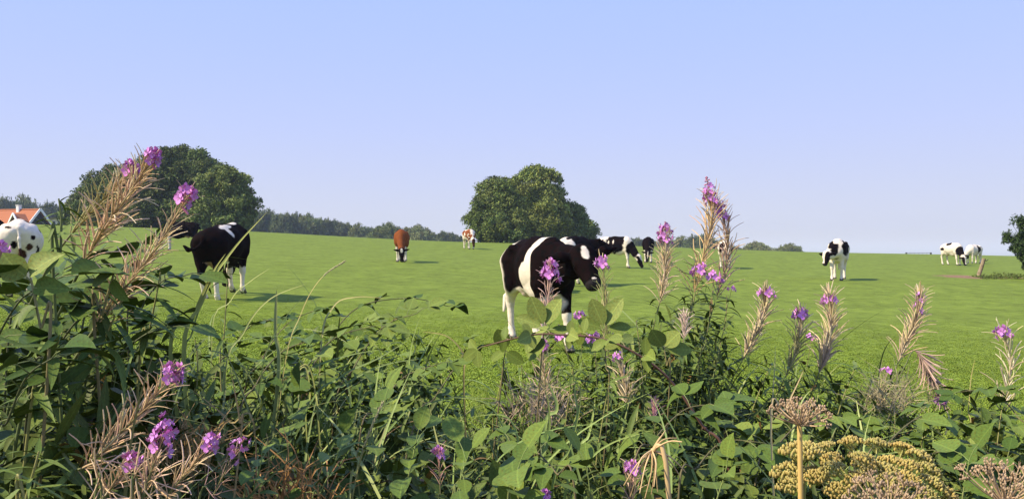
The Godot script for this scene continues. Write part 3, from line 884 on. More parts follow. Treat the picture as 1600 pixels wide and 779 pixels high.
func make_clumps() -> void:
	for k in 3:
		var b := Mb.new()
		for i in 16:
			var o := rvec() * pow(rng.randf(), 0.4) * 0.5
			var nn := (o.normalized() * 0.8 + Vector3.UP * 0.7 + rvec() * 0.8).normalized()
			var x := facing(rvec(), nn)
			var l := rr(0.16, 0.30)
			var w := l * rr(0.28, 0.4)
			var g := rr(0.75, 1.2)
			var col := Color(g * rr(0.9, 1.15), g, g * rr(0.85, 1.1))
			var s := b.v.size()
			var up: Vector3 = x.y
			b.vert(o - x.z * l, up, col); b.vert(o + x.x * w + up * w * 0.3, (up + x.x * 0.4).normalized(), col); b.vert(o + x.z * l - up * l * 0.15, up, col); b.vert(o - x.x * w + up * w * 0.3, (up - x.x * 0.4).normalized(), col)
			b.tri(s, s + 1, s + 2); b.tri(s, s + 2, s + 3)
		clumps.append(b.done())

# lobes: [centre, half sizes]; boughs are leaf heaps set over each lobe's surface
func crown(lobes: Array, bough: float, dens: float, size: float, col: Color, parent: Node, gap := 0.18) -> void:
	for k in 2:
		var xfs := []
		var cols := []
		for lb in lobes:
			var c: Vector3 = lb[0]
			var r: Vector3 = lb[1]
			var area := (r.x * r.y + r.y * r.z + r.x * r.z) / 3.0 * 4.0 * PI
			var n := int(area / (bough * bough) * 0.62)
			for i in n:
				var y := 1.0 - 2.0 * (i + 0.5) / n
				var a := i * 2.39996 + rr(-0.5, 0.5)
				var q := sqrt(1.0 - y * y)
				var dir := Vector3(cos(a) * q, y + rr(-0.15, 0.15), sin(a) * q).normalized()
				if rng.randf() < gap: continue
				var o := c + dir * r * rr(0.68, 1.06)
				var br := bough * rr(0.55, 1.3)
				var tone := rr(0.72, 1.28)
				var warm := rr(0.92, 1.1)
				var m := int(dens * br * br / (size * size) * 0.5)
				for j in m:
					var d := (rvec() + dir * 0.55 + Vector3.UP * 0.35).normalized()
					var p := o + d * br * Vector3(1.05, 0.72, 1.05) * rr(0.55, 1.08)
					var s := size * rr(0.7, 1.3)
					xfs.append(Transform3D(Basis(rvec(), rr(0, TAU)).scaled(Vector3(s, s, s)), p))
					var l := tone * rr(0.88, 1.12)
					cols.append(Color(col.r * l * warm, col.g * l, col.b * l))
		scatter("crown", clumps[k], M.crown, xfs, cols, parent)

func trunk(h: float, r: float, limbs: Array, parent: Node, called := "trunk") -> void:
	var b := Mb.new()
	b.tube(spline([Vector3(0, -0.4, 0), Vector3(0.05 * h * 0.2, h * 0.35, 0.02), Vector3(-0.02 * h, h * 0.7, 0), Vector3(0, h, 0)], 8), r * 1.25, r * 0.35, 9, Color.WHITE, Color.WHITE)
	for l in limbs:
		var e: Vector3 = l
		var s := Vector3(0, h * rr(0.35, 0.7), 0)
		b.tube(spline([s, s.lerp(e, 0.45) + Vector3(0, 0.3, 0), e], 6), r * 0.45, r * 0.1, 6, Color.WHITE, Color.WHITE)
	part(called, b.done(), M.bark, parent)

func tree(called: String, label: String, cat: String, base: Vector3, lobes: Array, h: float, r: float, bough: float, dens: float, size: float, col: Color, group := "") -> Node3D:
	var t := thing(called, label, cat, base, group)
	var limbs := []
	for l in lobes: limbs.append(l[0])
	trunk(h, r, limbs, t)
	crown(lobes, bough, dens, size, col, t)
	return t

func build_trees() -> void:
	make_clumps()
	var oak := Color(0.125, 0.165, 0.042)
	var light := Color(0.230, 0.275, 0.065)
	var green := Color(0.170, 0.220, 0.056)
	# the clump left of the pasture: metres per picture pixel at 92 m
	var d := 92.0
	var k := d / F
	var g := on_ground(290, d)
	tree("oak_tree", "tallest dark oak behind the willowherb spikes, its crown reaching the highest", "tree", g, [
		[Vector3(-10, 86, 0) * k, Vector3(52, 42, 46) * k], [Vector3(-36, 58, 30) * k, Vector3(50, 44, 44) * k], [Vector3(28, 66, 10) * k, Vector3(38, 40, 40) * k], [Vector3(0, 26, 20) * k, Vector3(62, 36, 50) * k]], 7.0, 0.45, 1.15, 24.0, 0.74, oak, "trees on the left rise")
	g = on_ground(190, d + 4)
	tree("oak_tree", "lower spreading dark oak to the left of the tallest oak", "tree", g, [
		[Vector3(0, 60, 0) * k, Vector3(56, 42, 46) * k], [Vector3(-38, 34, 0) * k, Vector3(42, 34, 40) * k], [Vector3(36, 44, 10) * k, Vector3(50, 48, 40) * k], [Vector3(0, 20, 20) * k, Vector3(70, 28, 50) * k]], 5.0, 0.4, 1.15, 24.0, 0.74, oak * 1.08, "trees on the left rise")
	g = on_ground(347, d - 8)
	k = (d - 8) / F
	tree("maple_tree", "lighter green rounded tree at the right end of the left clump", "tree", g, [
		[Vector3(2, 58, 0) * k, Vector3(36, 36, 36) * k], [Vector3(-10, 30, 10) * k, Vector3(40, 32, 40) * k], [Vector3(16, 28, 10) * k, Vector3(30, 30, 34) * k]], 5.0, 0.3, 1.0, 25.0, 0.68, green, "trees on the left rise")
	# the central clump
	d = 88.0
	k = d / F
	g = on_ground(785, d)
	tree("lime_tree", "round dark tree on the left of the central clump", "tree", g, [
		[Vector3(-2, 62, 0) * k, Vector3(30, 38, 36) * k], [Vector3(-14, 34, 10) * k, Vector3(32, 36, 36) * k], [Vector3(4, 24, 20) * k, Vector3(36, 30, 40) * k]], 5.5, 0.35, 1.0, 25.0, 0.68, green * 0.98, "trees of the central clump")
	g = on_ground(828, d + 2)
	tree("lime_tree", "tallest tree of the central clump with a broad yellowish crown", "tree", g, [
		[Vector3(2, 82, 0) * k, Vector3(38, 34, 38) * k], [Vector3(-8, 52, 22) * k, Vector3(44, 38, 40) * k], [Vector3(20, 40, 12) * k, Vector3(38, 38, 40) * k], [Vector3(0, 20, 30) * k, Vector3(52, 26, 44) * k]], 6.5, 0.42, 1.05, 25.0, 0.68, light, "trees of the central clump")
	g = on_ground(880, d + 4)
	tree("lime_tree", "lower sloping tree on the right of the central clump", "tree", g, [
		[Vector3(-8, 36, 0) * k, Vector3(34, 30, 34) * k], [Vector3(14, 20, 5) * k, Vector3(28, 26, 34) * k], [Vector3(-10, 14, 20) * k, Vector3(40, 22, 40) * k]], 4.0, 0.3, 1.0, 25.0, 0.68, green * 0.92, "trees of the central clump")
	g = on_ground(917, d + 5)
	tree("hawthorn_bush", "small ragged bush at the right foot of the central clump", "bush", g, [
		[Vector3(-4, 8, 0) * k, Vector3(12, 13, 13) * k], [Vector3(6, 4, 0) * k, Vector3(9, 10, 10) * k]], 1.5, 0.12, 0.5, 26.0, 0.42, green * 0.85, "trees of the central clump")

	# far trees along the skyline: [column, top row, half width in pixels, distance, tint]
	var far := [
		[402, 331, 20, 230, 0], [424, 333, 18, 235, 1], [446, 335, 17, 228, 0], [466, 335, 16, 240, 2], [486, 339, 17, 232, 1], [505, 343, 15, 236, 0], [524, 345, 16, 238, 2], [542, 349, 14, 240, 0], [560, 352, 14, 236, 1], [577, 355, 13, 240, 0], [603, 351, 18, 205, 1], [628, 356, 12, 230, 2], [651, 354, 19, 210, 3], [676, 363, 13, 235, 0], [692, 361, 13, 225, 0], [707, 364, 11, 235, 2], [721, 367, 11, 230, 0],
		[992, 371, 13, 240, 0], [1014, 373, 14, 245, 2], [1040, 374, 15, 240, 0], [1066, 371, 16, 235, 1], [1096, 366, 18, 225, 0], [1122, 374, 16, 240, 2], [1150, 383, 9, 230, 0], [1181, 378, 17, 215, 3], [1212, 386, 9, 240, 0], [1234, 381, 15, 225, 1],
		[8, 312, 16, 230, 0], [36, 313, 18, 235, 1], [60, 326, 14, 240, 2], [82, 319, 16, 232, 0], [108, 322, 16, 238, 3], [134, 326, 15, 235, 0]]
	var protos := []
	for v in 4:
		var holder := Node3D.new()
		var lobes := [[Vector3(0, 0.60, 0), Vector3(0.62, 0.40, 0.6)], [Vector3(rr(-0.45, -0.2), 0.40, 0.2), Vector3(0.55, 0.36, 0.5)], [Vector3(rr(0.2, 0.45), 0.36, 0.1), Vector3(0.52, 0.36, 0.5)], [Vector3(0, 0.15, 0.2), Vector3(0.85, 0.22, 0.6)]]
		for l in lobes:
			l[0] *= 8.0
			l[1] *= 8.0
		trunk(5.0, 0.25, [Vector3(1, 5, 0), Vector3(-1.5, 4.5, 0.5)], holder)
		crown(lobes, 1.5, 15.0, 1.15, [Color(0.125, 0.160, 0.060), Color(0.165, 0.200, 0.065), Color(0.140, 0.170, 0.070), Color(0.220, 0.250, 0.095)][v], holder, 0.05)
		protos.append(holder)
	var order := ["first", "second", "third", "fourth", "fifth", "sixth", "seventh", "eighth", "ninth", "tenth", "eleventh", "twelfth", "thirteenth", "fourteenth", "fifteenth", "sixteenth", "seventeenth"]
	for i in far.size():
		var f: Array = far[i]
		var line := "skyline row between the two tree clumps"
		var n := i
		if i >= 27:
			line = "row behind the farm house"
			n = i - 27
		elif i >= 17:
			line = "skyline row right of the central clump"
			n = i - 17
		var o: Node3D = protos[f[4]].duplicate()
		o.name = numbered("distant_tree")
		add_child(o)
		var base := on_ground(f[0], f[3])
		o.position = base
		var top: float = EYE.y + (LEVEL - f[1] - 4.0) / F * f[3]
		var hgt := top - base.y
		var wid: float = f[2] / F * f[3]
		o.scale = Vector3(wid / 4.2, hgt / 8.0, wid / 4.2)
		o.rotation.y = rr(0, TAU)
		tag(o, "%s tree from its left end in the %s" % [order[n], line], "tree", "distant trees on the skyline")
	for h in protos: h.free()

func build_bush_right() -> void:
	# thorn bush cut by the right edge of the picture
	var d := 29.0
	var base := on_ground(1622, d)
	var t := thing("thorn_bush", "ragged thorn bush with bare twigs cut by the picture edge near the leaning post", "bush", base)
	var b := Mb.new()
	var tips := []
	for i in 30:
		var a := rr(0, TAU)
		var s := Vector3(rr(-0.15, 0.15), rr(0.0, 0.8), rr(-0.15, 0.15))
		var out := Vector3(cos(a), 0, sin(a)) * rr(0.35, 0.95)
		var e := s + out + Vector3(0, rr(0.3, 2.0), 0)
		if e.y > 2.55: e.y = rr(2.0, 2.55)
		var line := spline([s, s.lerp(e, 0.5) + Vector3(rr(-0.1, 0.1), rr(-0.1, 0.2), rr(-0.1, 0.1)), e], 8)
		b.tube(line, 0.028, 0.006, 5, Color.WHITE, Color.WHITE)
		for j in 7:
			var tt := rr(0.3, 1.0)
			var p := along(line, tt)
			var q := p + (rvec() * 0.6 + out.normalized() * 0.6 + Vector3(0, 0.3, 0)) * rr(0.15, 0.42)
			b.tube(PackedVector3Array([p, p.lerp(q, 0.6) + rvec() * 0.03, q]), 0.009, 0.004, 4, Color.WHITE, Color.WHITE)
			tips.append([p, q])
	part("branches", b.done(), plain(Color(0.06, 0.05, 0.04), 0.9, true), t)
	for k in 2:
		var xfs := []
		var cols := []
		for tp in tips:
			for j in 7:
				var p: Vector3 = tp[0].lerp(tp[1], rr(0.1, 1.0)) + rvec() * 0.07
				if p.y > 1.7 and rng.randf() < 0.5: continue
				xfs.append(Transform3D(Basis(rvec(), rr(0, TAU)).scaled(Vector3.ONE * rr(0.14, 0.26)), p))
				var l := rr(0.7, 1.2)
				cols.append(Color(0.06 * l, 0.10 * l, 0.03 * l))
		scatter("foliage", clumps[k], M.crown, xfs, cols, t)
	# weeds at its foot
	var w := thing("nettle_patch", "low dark weeds on the bare soil between the post and the thorn bush", "weeds", on_ground(1570, 29.5))
	var xfs := []
	var cols := []
	for i in 150:
		var x := rr(-1.1, 1.3)
		var z := rr(-0.6, 0.6)
		var hh := 0.17 * (1.0 - pow(absf(x - 0.3) / 1.6, 2)) * rr(0.2, 1.0)
		xfs.append(Transform3D(Basis(rvec(), rr(0, TAU)).scaled(Vector3.ONE * rr(0.10, 0.20)), Vector3(x, ground(w.position.x + x, w.position.z + z) - w.position.y + hh, z)))
		var l := rr(0.6, 1.3)
		cols.append(Color(0.15 * l, 0.20 * l, 0.05 * l))
	scatter("foliage", clumps[2], M.crown, xfs, cols, w)

func build_farm() -> void:
	var d := 122.0
	var k := d / F
	var apex := at(62, 327, d)
	var t := thing("farm_house", "farm house with orange tiled roof, black gable and white verge boards behind the rise", "house", apex - Vector3(0, 7.6, 0))
	t.rotation.y = deg_to_rad(-18)              # the gable looks along its +x, turned towards the road
	var white := plain(Color(0.78, 0.78, 0.76), 0.6)
	var black := plain(Color(0.018, 0.017, 0.017), 0.75)
	black.albedo_texture = noise_tex(0.02, [Color(0.6, 0.6, 0.6), Color(0.8, 0.8, 0.8), Color(1, 1, 1)], 128, 4, 5)
	black.uv1_triplanar = true
	black.uv1_scale = Vector3(2.0, 0.2, 2.0)
	var tile := plain(Color(0.52, 0.175, 0.065), 0.8)
	tile.albedo_texture = noise_tex(0.06, [Color(0.72, 0.66, 0.62), Color(0.9, 0.9, 0.88), Color(1, 1, 1)], 512, 5, 6)
	tile.uv1_triplanar = true
	tile.uv1_scale = Vector3(0.35, 0.35, 0.35)
	var hw := 3.9
	var rise := 4.6
	var ridge := 7.6
	var eave := ridge - rise
	var long := 19.0
	var b := Mb.new()       # walls with both gables
	for s in [-0.35, -long + 0.35]:
		b.flat([Vector3(s, 0, -hw + 0.3), Vector3(s, eave, -hw + 0.3), Vector3(s, ridge - 0.25, 0), Vector3(s, eave, hw - 0.3), Vector3(s, 0, hw - 0.3)], Color.WHITE)
	for s in [-1.0, 1.0]:
		b.box(Transform3D(Basis.IDENTITY, Vector3(-long * 0.5, eave * 0.5, s * (hw - 0.42))), Vector3(long - 0.72, eave, 0.2), Color.WHITE)
	part("wall", b.done(), black, t)
	var top_roof: Node3D
	for s in [-1.0, 1.0]:                       # roof slopes, with a course edge every 35 cm
		var r := Mb.new()
		var n := 15
		for i in n:
			var u0 := float(i) / n
			var u1 := float(i + 1) / n
			var z0: float = s * hw * u0
			var z1: float = s * (hw + 0.25) * u1
			var y0 := ridge - rise * u0
			var y1 := ridge - (rise + 0.3) * u1 + 0.05
			r.flat([Vector3(0, y0, z0), Vector3(-long, y0, z0), Vector3(-long, y1, z1), Vector3(0, y1, z1)], Color.WHITE)
			r.flat([Vector3(0, y1, z1), Vector3(-long, y1, z1), Vector3(-long, y1 - 0.06, z1 - s * 0.03), Vector3(0, y1 - 0.06, z1 - s * 0.03)], Color.WHITE)
		top_roof = part("roof", r.done(), tile, t)
		var v := Mb.new()
		var a := Vector3(0.06, ridge + 0.06, 0)
		var e := Vector3(0.06, eave - 0.35, s * (hw + 0.3))
		v.box(Transform3D(Basis(Vector3.RIGHT, atan2((e - a).y, (e - a).z) * -1.0), a.lerp(e, 0.5)), Vector3(0.12, 0.34, (e - a).length()), Color.WHITE)
		part("verge_board", v.done(), white, t)
	var rc := Mb.new()
	rc.tube(PackedVector3Array([Vector3(0.1, ridge + 0.02, 0), Vector3(-long, ridge + 0.02, 0)]), 0.13, 0.13, 8, Color.WHITE, Color.WHITE)
	part("ridge_tiles", rc.done(), tile, t)
	for q in [[-4.4, white, 0.62], [-9.4, tile, 0.8]]:
		var c := Mb.new()
		c.box(Transform3D(Basis.IDENTITY, Vector3(q[0], ridge + 0.1, 0.1)), Vector3(0.55, 1.1, 0.55), Color.WHITE)
		c.box(Transform3D(Basis.IDENTITY, Vector3(q[0], ridge + 0.70, 0.1)), Vector3(0.66, 0.12, 0.66), Color.WHITE)
		part("chimney", c.done(), q[1], top_roof)
	# front wing whose verge shows at the picture edge
	var w := thing("farm_wing", "low wing of the farm with a white verge board at the picture edge", "house", at(20, 333, 112.0) - Vector3(0, 5.46, 0))
	w.rotation.y = deg_to_rad(-125)
	var wb := Mb.new()
	wb.flat([Vector3(-0.2, 0, -2.2), Vector3(-0.2, 3.4, -2.2), Vector3(-0.2, 5.2, 0), Vector3(-0.2, 3.4, 2.2), Vector3(-0.2, 0, 2.2)], Color.WHITE)
	part("wall", wb.done(), black, w)
	for s in [-1.0, 1.0]:
		var r := Mb.new()
		r.flat([Vector3(0, 5.4, 0), Vector3(-1.6, 5.4, 0), Vector3(-1.6, 3.1, s * 2.5), Vector3(0, 3.1, s * 2.5)], Color.WHITE)
		part("roof", r.done(), tile, w)
		var v := Mb.new()
		var a := Vector3(0.06, 5.46, 0)
		var e := Vector3(0.06, 3.1, s * 2.55)
		v.box(Transform3D(Basis(Vector3.RIGHT, atan2((e - a).y, (e - a).z) * -1.0), a.lerp(e, 0.5)), Vector3(0.12, 0.3, (e - a).length()), Color.WHITE)
		part("verge_board", v.done(), white, w)
	# small cream shed
	var s := thing("garden_shed", "tiny cream shed with an olive roof beside the black gable", "shed", at(85.5, 341, 118.0) - Vector3(0, 2.6, 0))
	s.rotation.y = deg_to_rad(25)
	var sb := Mb.new()
	sb.box(Transform3D(Basis.IDENTITY, Vector3(0, 1.1, 0)), Vector3(0.8, 2.8, 1.6), Color.WHITE)
	part("wall", sb.done(), plain(Color(0.70, 0.64, 0.48), 0.8), s)
	var sr := Mb.new()
	sr.box(Transform3D(Basis(Vector3.BACK, 0.2), Vector3(0, 2.62, 0)), Vector3(1.2, 0.22, 2.0), Color.WHITE)
	part("roof", sr.done(), plain(Color(0.22, 0.19, 0.06), 0.9), s)
	var sw := Mb.new()
	sw.box(Transform3D(Basis.IDENTITY, Vector3(-0.1, 1.9, 0.81)), Vector3(0.35, 0.5, 0.05), Color.WHITE)
	part("window", sw.done(), plain(Color(0.05, 0.05, 0.06), 0.3), s)

	# barrier on the skyline
	var gd := 78.0
	var g := thing("field_gate", "low rail barrier with two dark end posts standing on the skyline", "gate", on_ground(1436, gd))
	g.rotation.y = deg_to_rad(4)
	var iron := plain(Color(0.36, 0.36, 0.36), 0.5)
	iron.metallic = 0.3
	var dark := plain(Color(0.05, 0.05, 0.05), 0.7)
	var half := 20.0 / F * gd
	var top := EYE.y + (LEVEL - 394.5) / F * gd - g.position.y
	for sx in [-1.0, 1.0]:
		var p := Mb.new()
		p.tube(PackedVector3Array([Vector3(sx * half, -0.3, 0), Vector3(sx * half, top + 0.02, 0)]), 0.09, 0.085, 8, Color.WHITE, Color.WHITE)
		part("post", p.done(), dark, g)
	for i in 3:
		var p := Mb.new()
		var y := top - 0.02 - i * 0.2
		p.tube(PackedVector3Array([Vector3(-half, y, 0), Vector3(half, y, 0)]), 0.03, 0.03, 6, Color.WHITE, Color.WHITE)
		part("rail", p.done(), iron, g)
	for i in 5:
		var p := Mb.new()
		var x := -half + (i + 1) * half / 3.0
		p.tube(PackedVector3Array([Vector3(x, top - 0.6, 0), Vector3(x, top - 0.02, 0)]), 0.018, 0.018, 5, Color.WHITE, Color.WHITE)
		part("bar", p.done(), iron, g)

	# leaning post with a bit of wire
	var pb := on_ground(1530, 30.4)
	var lp := thing("fence_post", "weathered wooden post leaning to one side in bare soil", "post", pb)
	var tip := Vector3(0.20, 0.74, 0.02)
	var m := Mb.new()
	m.tube(PackedVector3Array([Vector3(-0.03, -0.15, 0), Vector3(0.02, 0.12, 0), tip * 0.55, tip * 0.97, tip]), 0.082, 0.062, 9, Color(1, 1, 1), Color(1, 1, 1))
	var pm := plain(Color(0.40, 0.31, 0.20), 0.9, true)
	pm.albedo_texture = noise_tex(0.04, [Color(0.5, 0.48, 0.45), Color(0.85, 0.85, 0.83), Color(1, 1, 1)], 128, 5, 9)
	pm.uv1_triplanar = true
	pm.uv1_scale = Vector3(6, 1.2, 6)
	part("shaft", m.done(), pm, lp)
	var wr := Mb.new()
	wr.tube(spline([tip * 0.9, tip * 0.9 + Vector3(0.10, -0.01, 0.04), tip * 0.9 + Vector3(0.18, 0.04, 0.02)], 6), 0.022, 0.012, 6, Color.WHITE, Color.WHITE)
	part("insulator", wr.done(), dark, lp)

# ------------------------------------------------------------------ the hedge bank
var flowers := []
var umbellets := []

func petal_flower() -> Mb:
	var b := Mb.new()
	var petal := leaf(0.82, 0.15, 0.12, "oval", 4)
	var hue := rr(0.9, 1.1)
	for k in 4:
		var a := TAU * k / 4 + rr(-0.25, 0.25)
		var out := Vector3(cos(a), sin(a), rr(0.15, 0.7))
		var col := Color(0.62 * hue, 0.25, 0.60 / hue) * rr(0.85, 1.2)
		b.add(petal, Transform3D(facing(out, Vector3(0, 0, 1)).scaled(Vector3.ONE * rr(0.9, 1.1)), out * 0.08), col)
	for k in 4:                 # narrow sepals between the petals
		var a := TAU * (k + 0.5) / 4
		var out := Vector3(cos(a), sin(a), 0.1)
		b.add(leaf(0.18, 0.1, 0.2, "lance", 3), Transform3D(facing(out, Vector3(0, 0, 1)), out * 0.05), Color(0.40, 0.07, 0.26))
	for k in 5:                 # stamens
		var e := Vector3(rr(-0.35, 0.35), rr(-0.5, 0.2), rr(0.6, 0.9))
		b.tube(PackedVector3Array([Vector3.ZERO, e * 0.6, e]), 0.03, 0.05, 3, Color(0.75, 0.5, 0.62), Color(0.45, 0.35, 0.4))
	return b

func pod_mesh(bend: float) -> Mb:      # along +z, length 1
	var b := Mb.new()
	b.tube(spline([Vector3.ZERO, Vector3(0, 0.03 * bend, 0.35), Vector3(0, 0.16 * bend, 0.7), Vector3(0, 0.40 * bend, 1.0)], 5), 0.0115, 0.009, 5, Color(0.85, 0.8, 0.75), Color(1.15, 1.08, 1.0), 0.6)
	return b

func perp(t: Vector3, a: float) -> Vector3:
	var x := t.cross(Vector3(0.13, 0.21, 0.97)).normalized()
	return x * cos(a) + t.cross(x) * sin(a)

var pods_m := []

func local_line(base: Vector3, pts: Array, n := 40) -> PackedVector3Array:
	var q := [Vector3.ZERO]
	for p in pts: q.append(at(p[0], p[1], p[2]) - base)
	return spline(q, n)

func foot_of(pts: Array, back := 0.12) -> Vector3:       # where a stem stands: below its lowest point, carried on along its lean
	var a := at(pts[0][0], pts[0][1], pts[0][2])
	var b := at(pts[1][0], pts[1][1], pts[1][2])
	var g := ground(a.x, a.z)
	var d := (a - b)
	var f := clampf((a.y - g) / maxf(-d.y, 0.05), 0.0, 2.0) * 0.35
	var p := a + Vector3(d.x * f, 0, d.z * f)
	p += Vector3(rr(-0.16, 0.16), 0, rr(-0.22, 0.10)) * clampf(a.y - g, 0.0, 1.0)
	return Vector3(p.x, ground(p.x, p.z) - 0.01, p.z)

func willowherb(label: String, s: Dictionary) -> void:
	var pts: Array = s.pts
	var base := foot_of(pts)
	var t := thing("willowherb", label, "wildflower", base, "willowherb stems along the hedge bank")
	var line := local_line(base, pts)
	var last := float(pts.size())
	var r: float = s.get("r", 0.0032)
	var dry: Color = s.get("dry", Color(0.46, 0.35, 0.225))
	var st := Mb.new()
	st.tube(line, r * 1.05, r * 0.45, 6, s.get("low", Color(0.12, 0.155, 0.05)), dry * Color(0.95, 0.82, 0.76), 0.0, 3.0)
	part("stem", st.done(), M.stem, t)
	var near: bool = s.get("near", false)
	if s.has("pods"):
		var p: Array = s.pods            # from, to (numbers of points), how many, length
		var all := Mb.new()
		var many: int = int(p[2] * (1.2 if near else 1.6))
		for i in many:
			var u: float = (i + rr(-0.3, 0.3)) / float(many)
			var x: float = lerpf(p[0], p[1], u) / last
			var o := along(line, x)
			var ta := slope(line, x)
			var side := perp(ta, i * 2.39996 + rr(-0.3, 0.3))
			var open: float = rr(0.40, 0.95) * s.get("open", 1.0) * (1.0 - 0.3 * u)
			var d: Vector3 = (ta * cos(open) + side * sin(open) + Vector3(0, 0.22 * signf(ta.y), 0)).normalized()
			var len: float = p[3] * (1.2 if near else 1.05) * rr(0.75, 1.15) * (1.0 - (0.55 if near else 0.35) * u * u)
			var th: float = s.get("thick", 1.0) * (1.25 if near else 1.15)
			var xf := Transform3D(facing(d, ta * -0.3 + side).scaled_local(Vector3(len * th, len, len)), o)
			var col := dry * rr(0.95, 1.45) * (1.22 if near else 1.1)
			col = Color(col.r * 0.96, col.g * 1.02, col.b * 1.0)
			col = Color(col.r * rr(0.95, 1.06), col.g * rr(0.92, 1.08), col.b * rr(0.85, 1.15))
			if s.get("green", 0.0) > u: col = col.lerp(Color(0.27, 0.30, 0.11), 0.7)
			if near:
				part("seed_pod", pods_m[i % 4], pod_mat(col), t, xf)
			else:
				all.add(pod_raw[i % 4], xf, col)
		if not near: tag(part("seed_pods", all.done(), M.pod, t), "", "", "", "stuff")
	if s.has("fl"):
		var f: Array = s.fl              # from, to, how many, flower size
		for i in f[2]:
			var u: float = (i + 0.5) / float(f[2])
			var x: float = lerpf(f[0], f[1], u) / last
			var ta := slope(line, minf(x, 1.0))
			var side := perp(ta, i * 2.39996 + rr(-0.4, 0.4))
			var d := (side + ta * rr(-0.1, 0.5)).normalized()
			var sz: float = f[3] * (0.88 if near else 1.0) * rr(0.75, 1.2) * (1.0 - 0.3 * u)
			var o := along(line, x) + d * sz * rr(0.9, 1.5)
			part("flower", flowers[i % flowers.size()], M.petal, t, Transform3D(facing(d, Vector3.UP).scaled(Vector3.ONE * sz), o))
	if s.has("buds"):
		var b := Mb.new()
		var n: int = s.buds
		for i in n:
			var u := float(i) / n
			var x: float = lerpf(last - 0.35, last, u) / last
			var ta := slope(line, x)
			var d := (perp(ta, i * 2.4) + ta * lerpf(-0.3, 1.2, u)).normalized()
			var l: float = 0.016 * (1.2 - u)
			var o := along(line, x)
			b.tube(PackedVector3Array([o, o + d * l * 0.6, o + d * l]), r * 0.4, r * 0.55, 4, Color(0.42, 0.14, 0.20), Color(0.50, 0.20, 0.32), 0.7)
		part("buds", b.done(), M.pod, t)
	if s.has("leaves"):
		var l: Array = s.leaves          # from, to, how many, length, tone
		for i in l[2]:
			var u: float = (i + rr(-0.3, 0.3)) / float(l[2])
			var x: float = lerpf(l[0], l[1], u) / last
			var ta := slope(line, x)
			var side := perp(ta, i * 2.39996 + rr(-0.3, 0.3))
			var d := (side + ta * rr(0.0, 0.6) + Vector3(0, rr(-0.4, 0.1), 0)).normalized()
			var len: float = l[3] * rr(0.65, 1.15) * (1.0 - 0.25 * u)
			part("leaf", leafmesh["lance%d" % (i % 3)], M.lance[clampi(l[4] + rng.randi_range(-1, 1), 0, 3)], t, Transform3D(facing(d, Vector3.UP + ta * 0.4 + rvec() * 0.4).scaled(Vector3(len * 1.1, len, len)), along(line, x)))

var pod_raw := []
var pod_mats := {}

func pod_mat(c: Color) -> Material:
	var key := int(c.r * 14) * 100 + int(c.g * 18)
	if not pod_mats.has(key):
		pod_mats[key] = leaf_mat(c, null, 0.65, 0.3, true)
	return pod_mats[key]

func bramble(called: String, label: String, cat: String, s: Dictionary) -> void:
	var pts: Array = s.pts
	var base := foot_of(pts) if s.get("rooted", true) else at(pts[0][0], pts[0][1], pts[0][2])
	var t := thing(called, label, cat, base, s.get("group", ""))
	var line := local_line(base, pts)
	var r: float = s.get("r", 0.004)
	var b := Mb.new()
	var c0: Color = s.get("bark", Color(0.20, 0.14, 0.07))
	b.tube(line, r, r * 0.5, 7, c0, s.get("tip", c0 * Color(1.0, 1.2, 0.9)))
	if s.get("thorns", false):
		for i in 40:
			var x := rr(0.2, 0.98)
			var ta := slope(line, x)
			var o := along(line, x)
			var d := (perp(ta, rr(0, TAU)) - ta * 0.3).normalized()
			b.tube(PackedVector3Array([o, o + d * r * 1.2, o + d * r * 2.6]), r * 0.4, r * 0.05, 4, c0, c0 * 1.3)
	var n: int = s.n
	var from: float = s.get("from", 0.3)
	var kind: String = s.get("kind", "ovate")
	var tones: Array = s.get("tones", [0, 1, 1, 2])
	var leaves := []
	for i in n:
		var x := lerpf(from, 1.0, (i + (1.0 if n > 1 else 0.0)) / float(n)) if s.get("spread", true) else 1.0
		var ta := slope(line, x)
		var o := along(line, x)
		var flat := Vector3(ta.z, 0, -ta.x).normalized() if Vector2(ta.x, ta.z).length() > 0.15 else Vector3(1, 0, 0)
		var sgn := 1.0 if i % 2 == 0 else -1.0
		var d := (flat * sgn + ta * rr(0.1, 0.7) + Vector3(rr(-0.3, 0.3), rr(-0.1, 0.45), rr(-0.2, 0.7))).normalized()
		if i == n - 1: d = (ta + rvec() * 0.3).normalized()
		var pl: float = s.size * rr(0.3, 0.8)
		var e := o + d * pl
		b.tube(PackedVector3Array([o, o.lerp(e, 0.5) + Vector3(0, 0.1 * pl, 0), e]), r * 0.45, r * 0.3, 5, c0 * Color(1.0, 1.3, 0.9), Color(0.24, 0.28, 0.09))
		var up: Vector3 = (Vector3.UP * s.get("flat", 1.0) + rvec() * s.get("toss", 0.45) + Vector3(-0.2, 0, 0.35) * s.get("show", 0.6)).normalized()
		var tone: int = tones[rng.randi_range(0, tones.size() - 1)]
		var dirs := [d]
		if s.get("three", true):
			var w: Vector3 = up.cross(d).normalized()
			dirs = [d, (w + d * 0.35).normalized(), (-w + d * 0.35).normalized()]
		for k in dirs.size():
			var len: float = s.size * rr(0.8, 1.2) * (1.0 if k == 0 else 0.8)
			var dd: Vector3 = dirs[k] + Vector3(0, -0.15, 0)
			leaves.append([leafmesh["%s%d" % [kind, rng.randi_range(0, 2)]], M.broad[tone], Transform3D(facing(dd, up + rvec() * 0.15).scaled(Vector3(len * rr(0.85, 1.1), len, len)), e)])
	part("cane" if s.get("thorns", false) else "stem", b.done(), M.stem, t)
	for l in leaves: part("leaf", l[0], l[1], t, l[2])

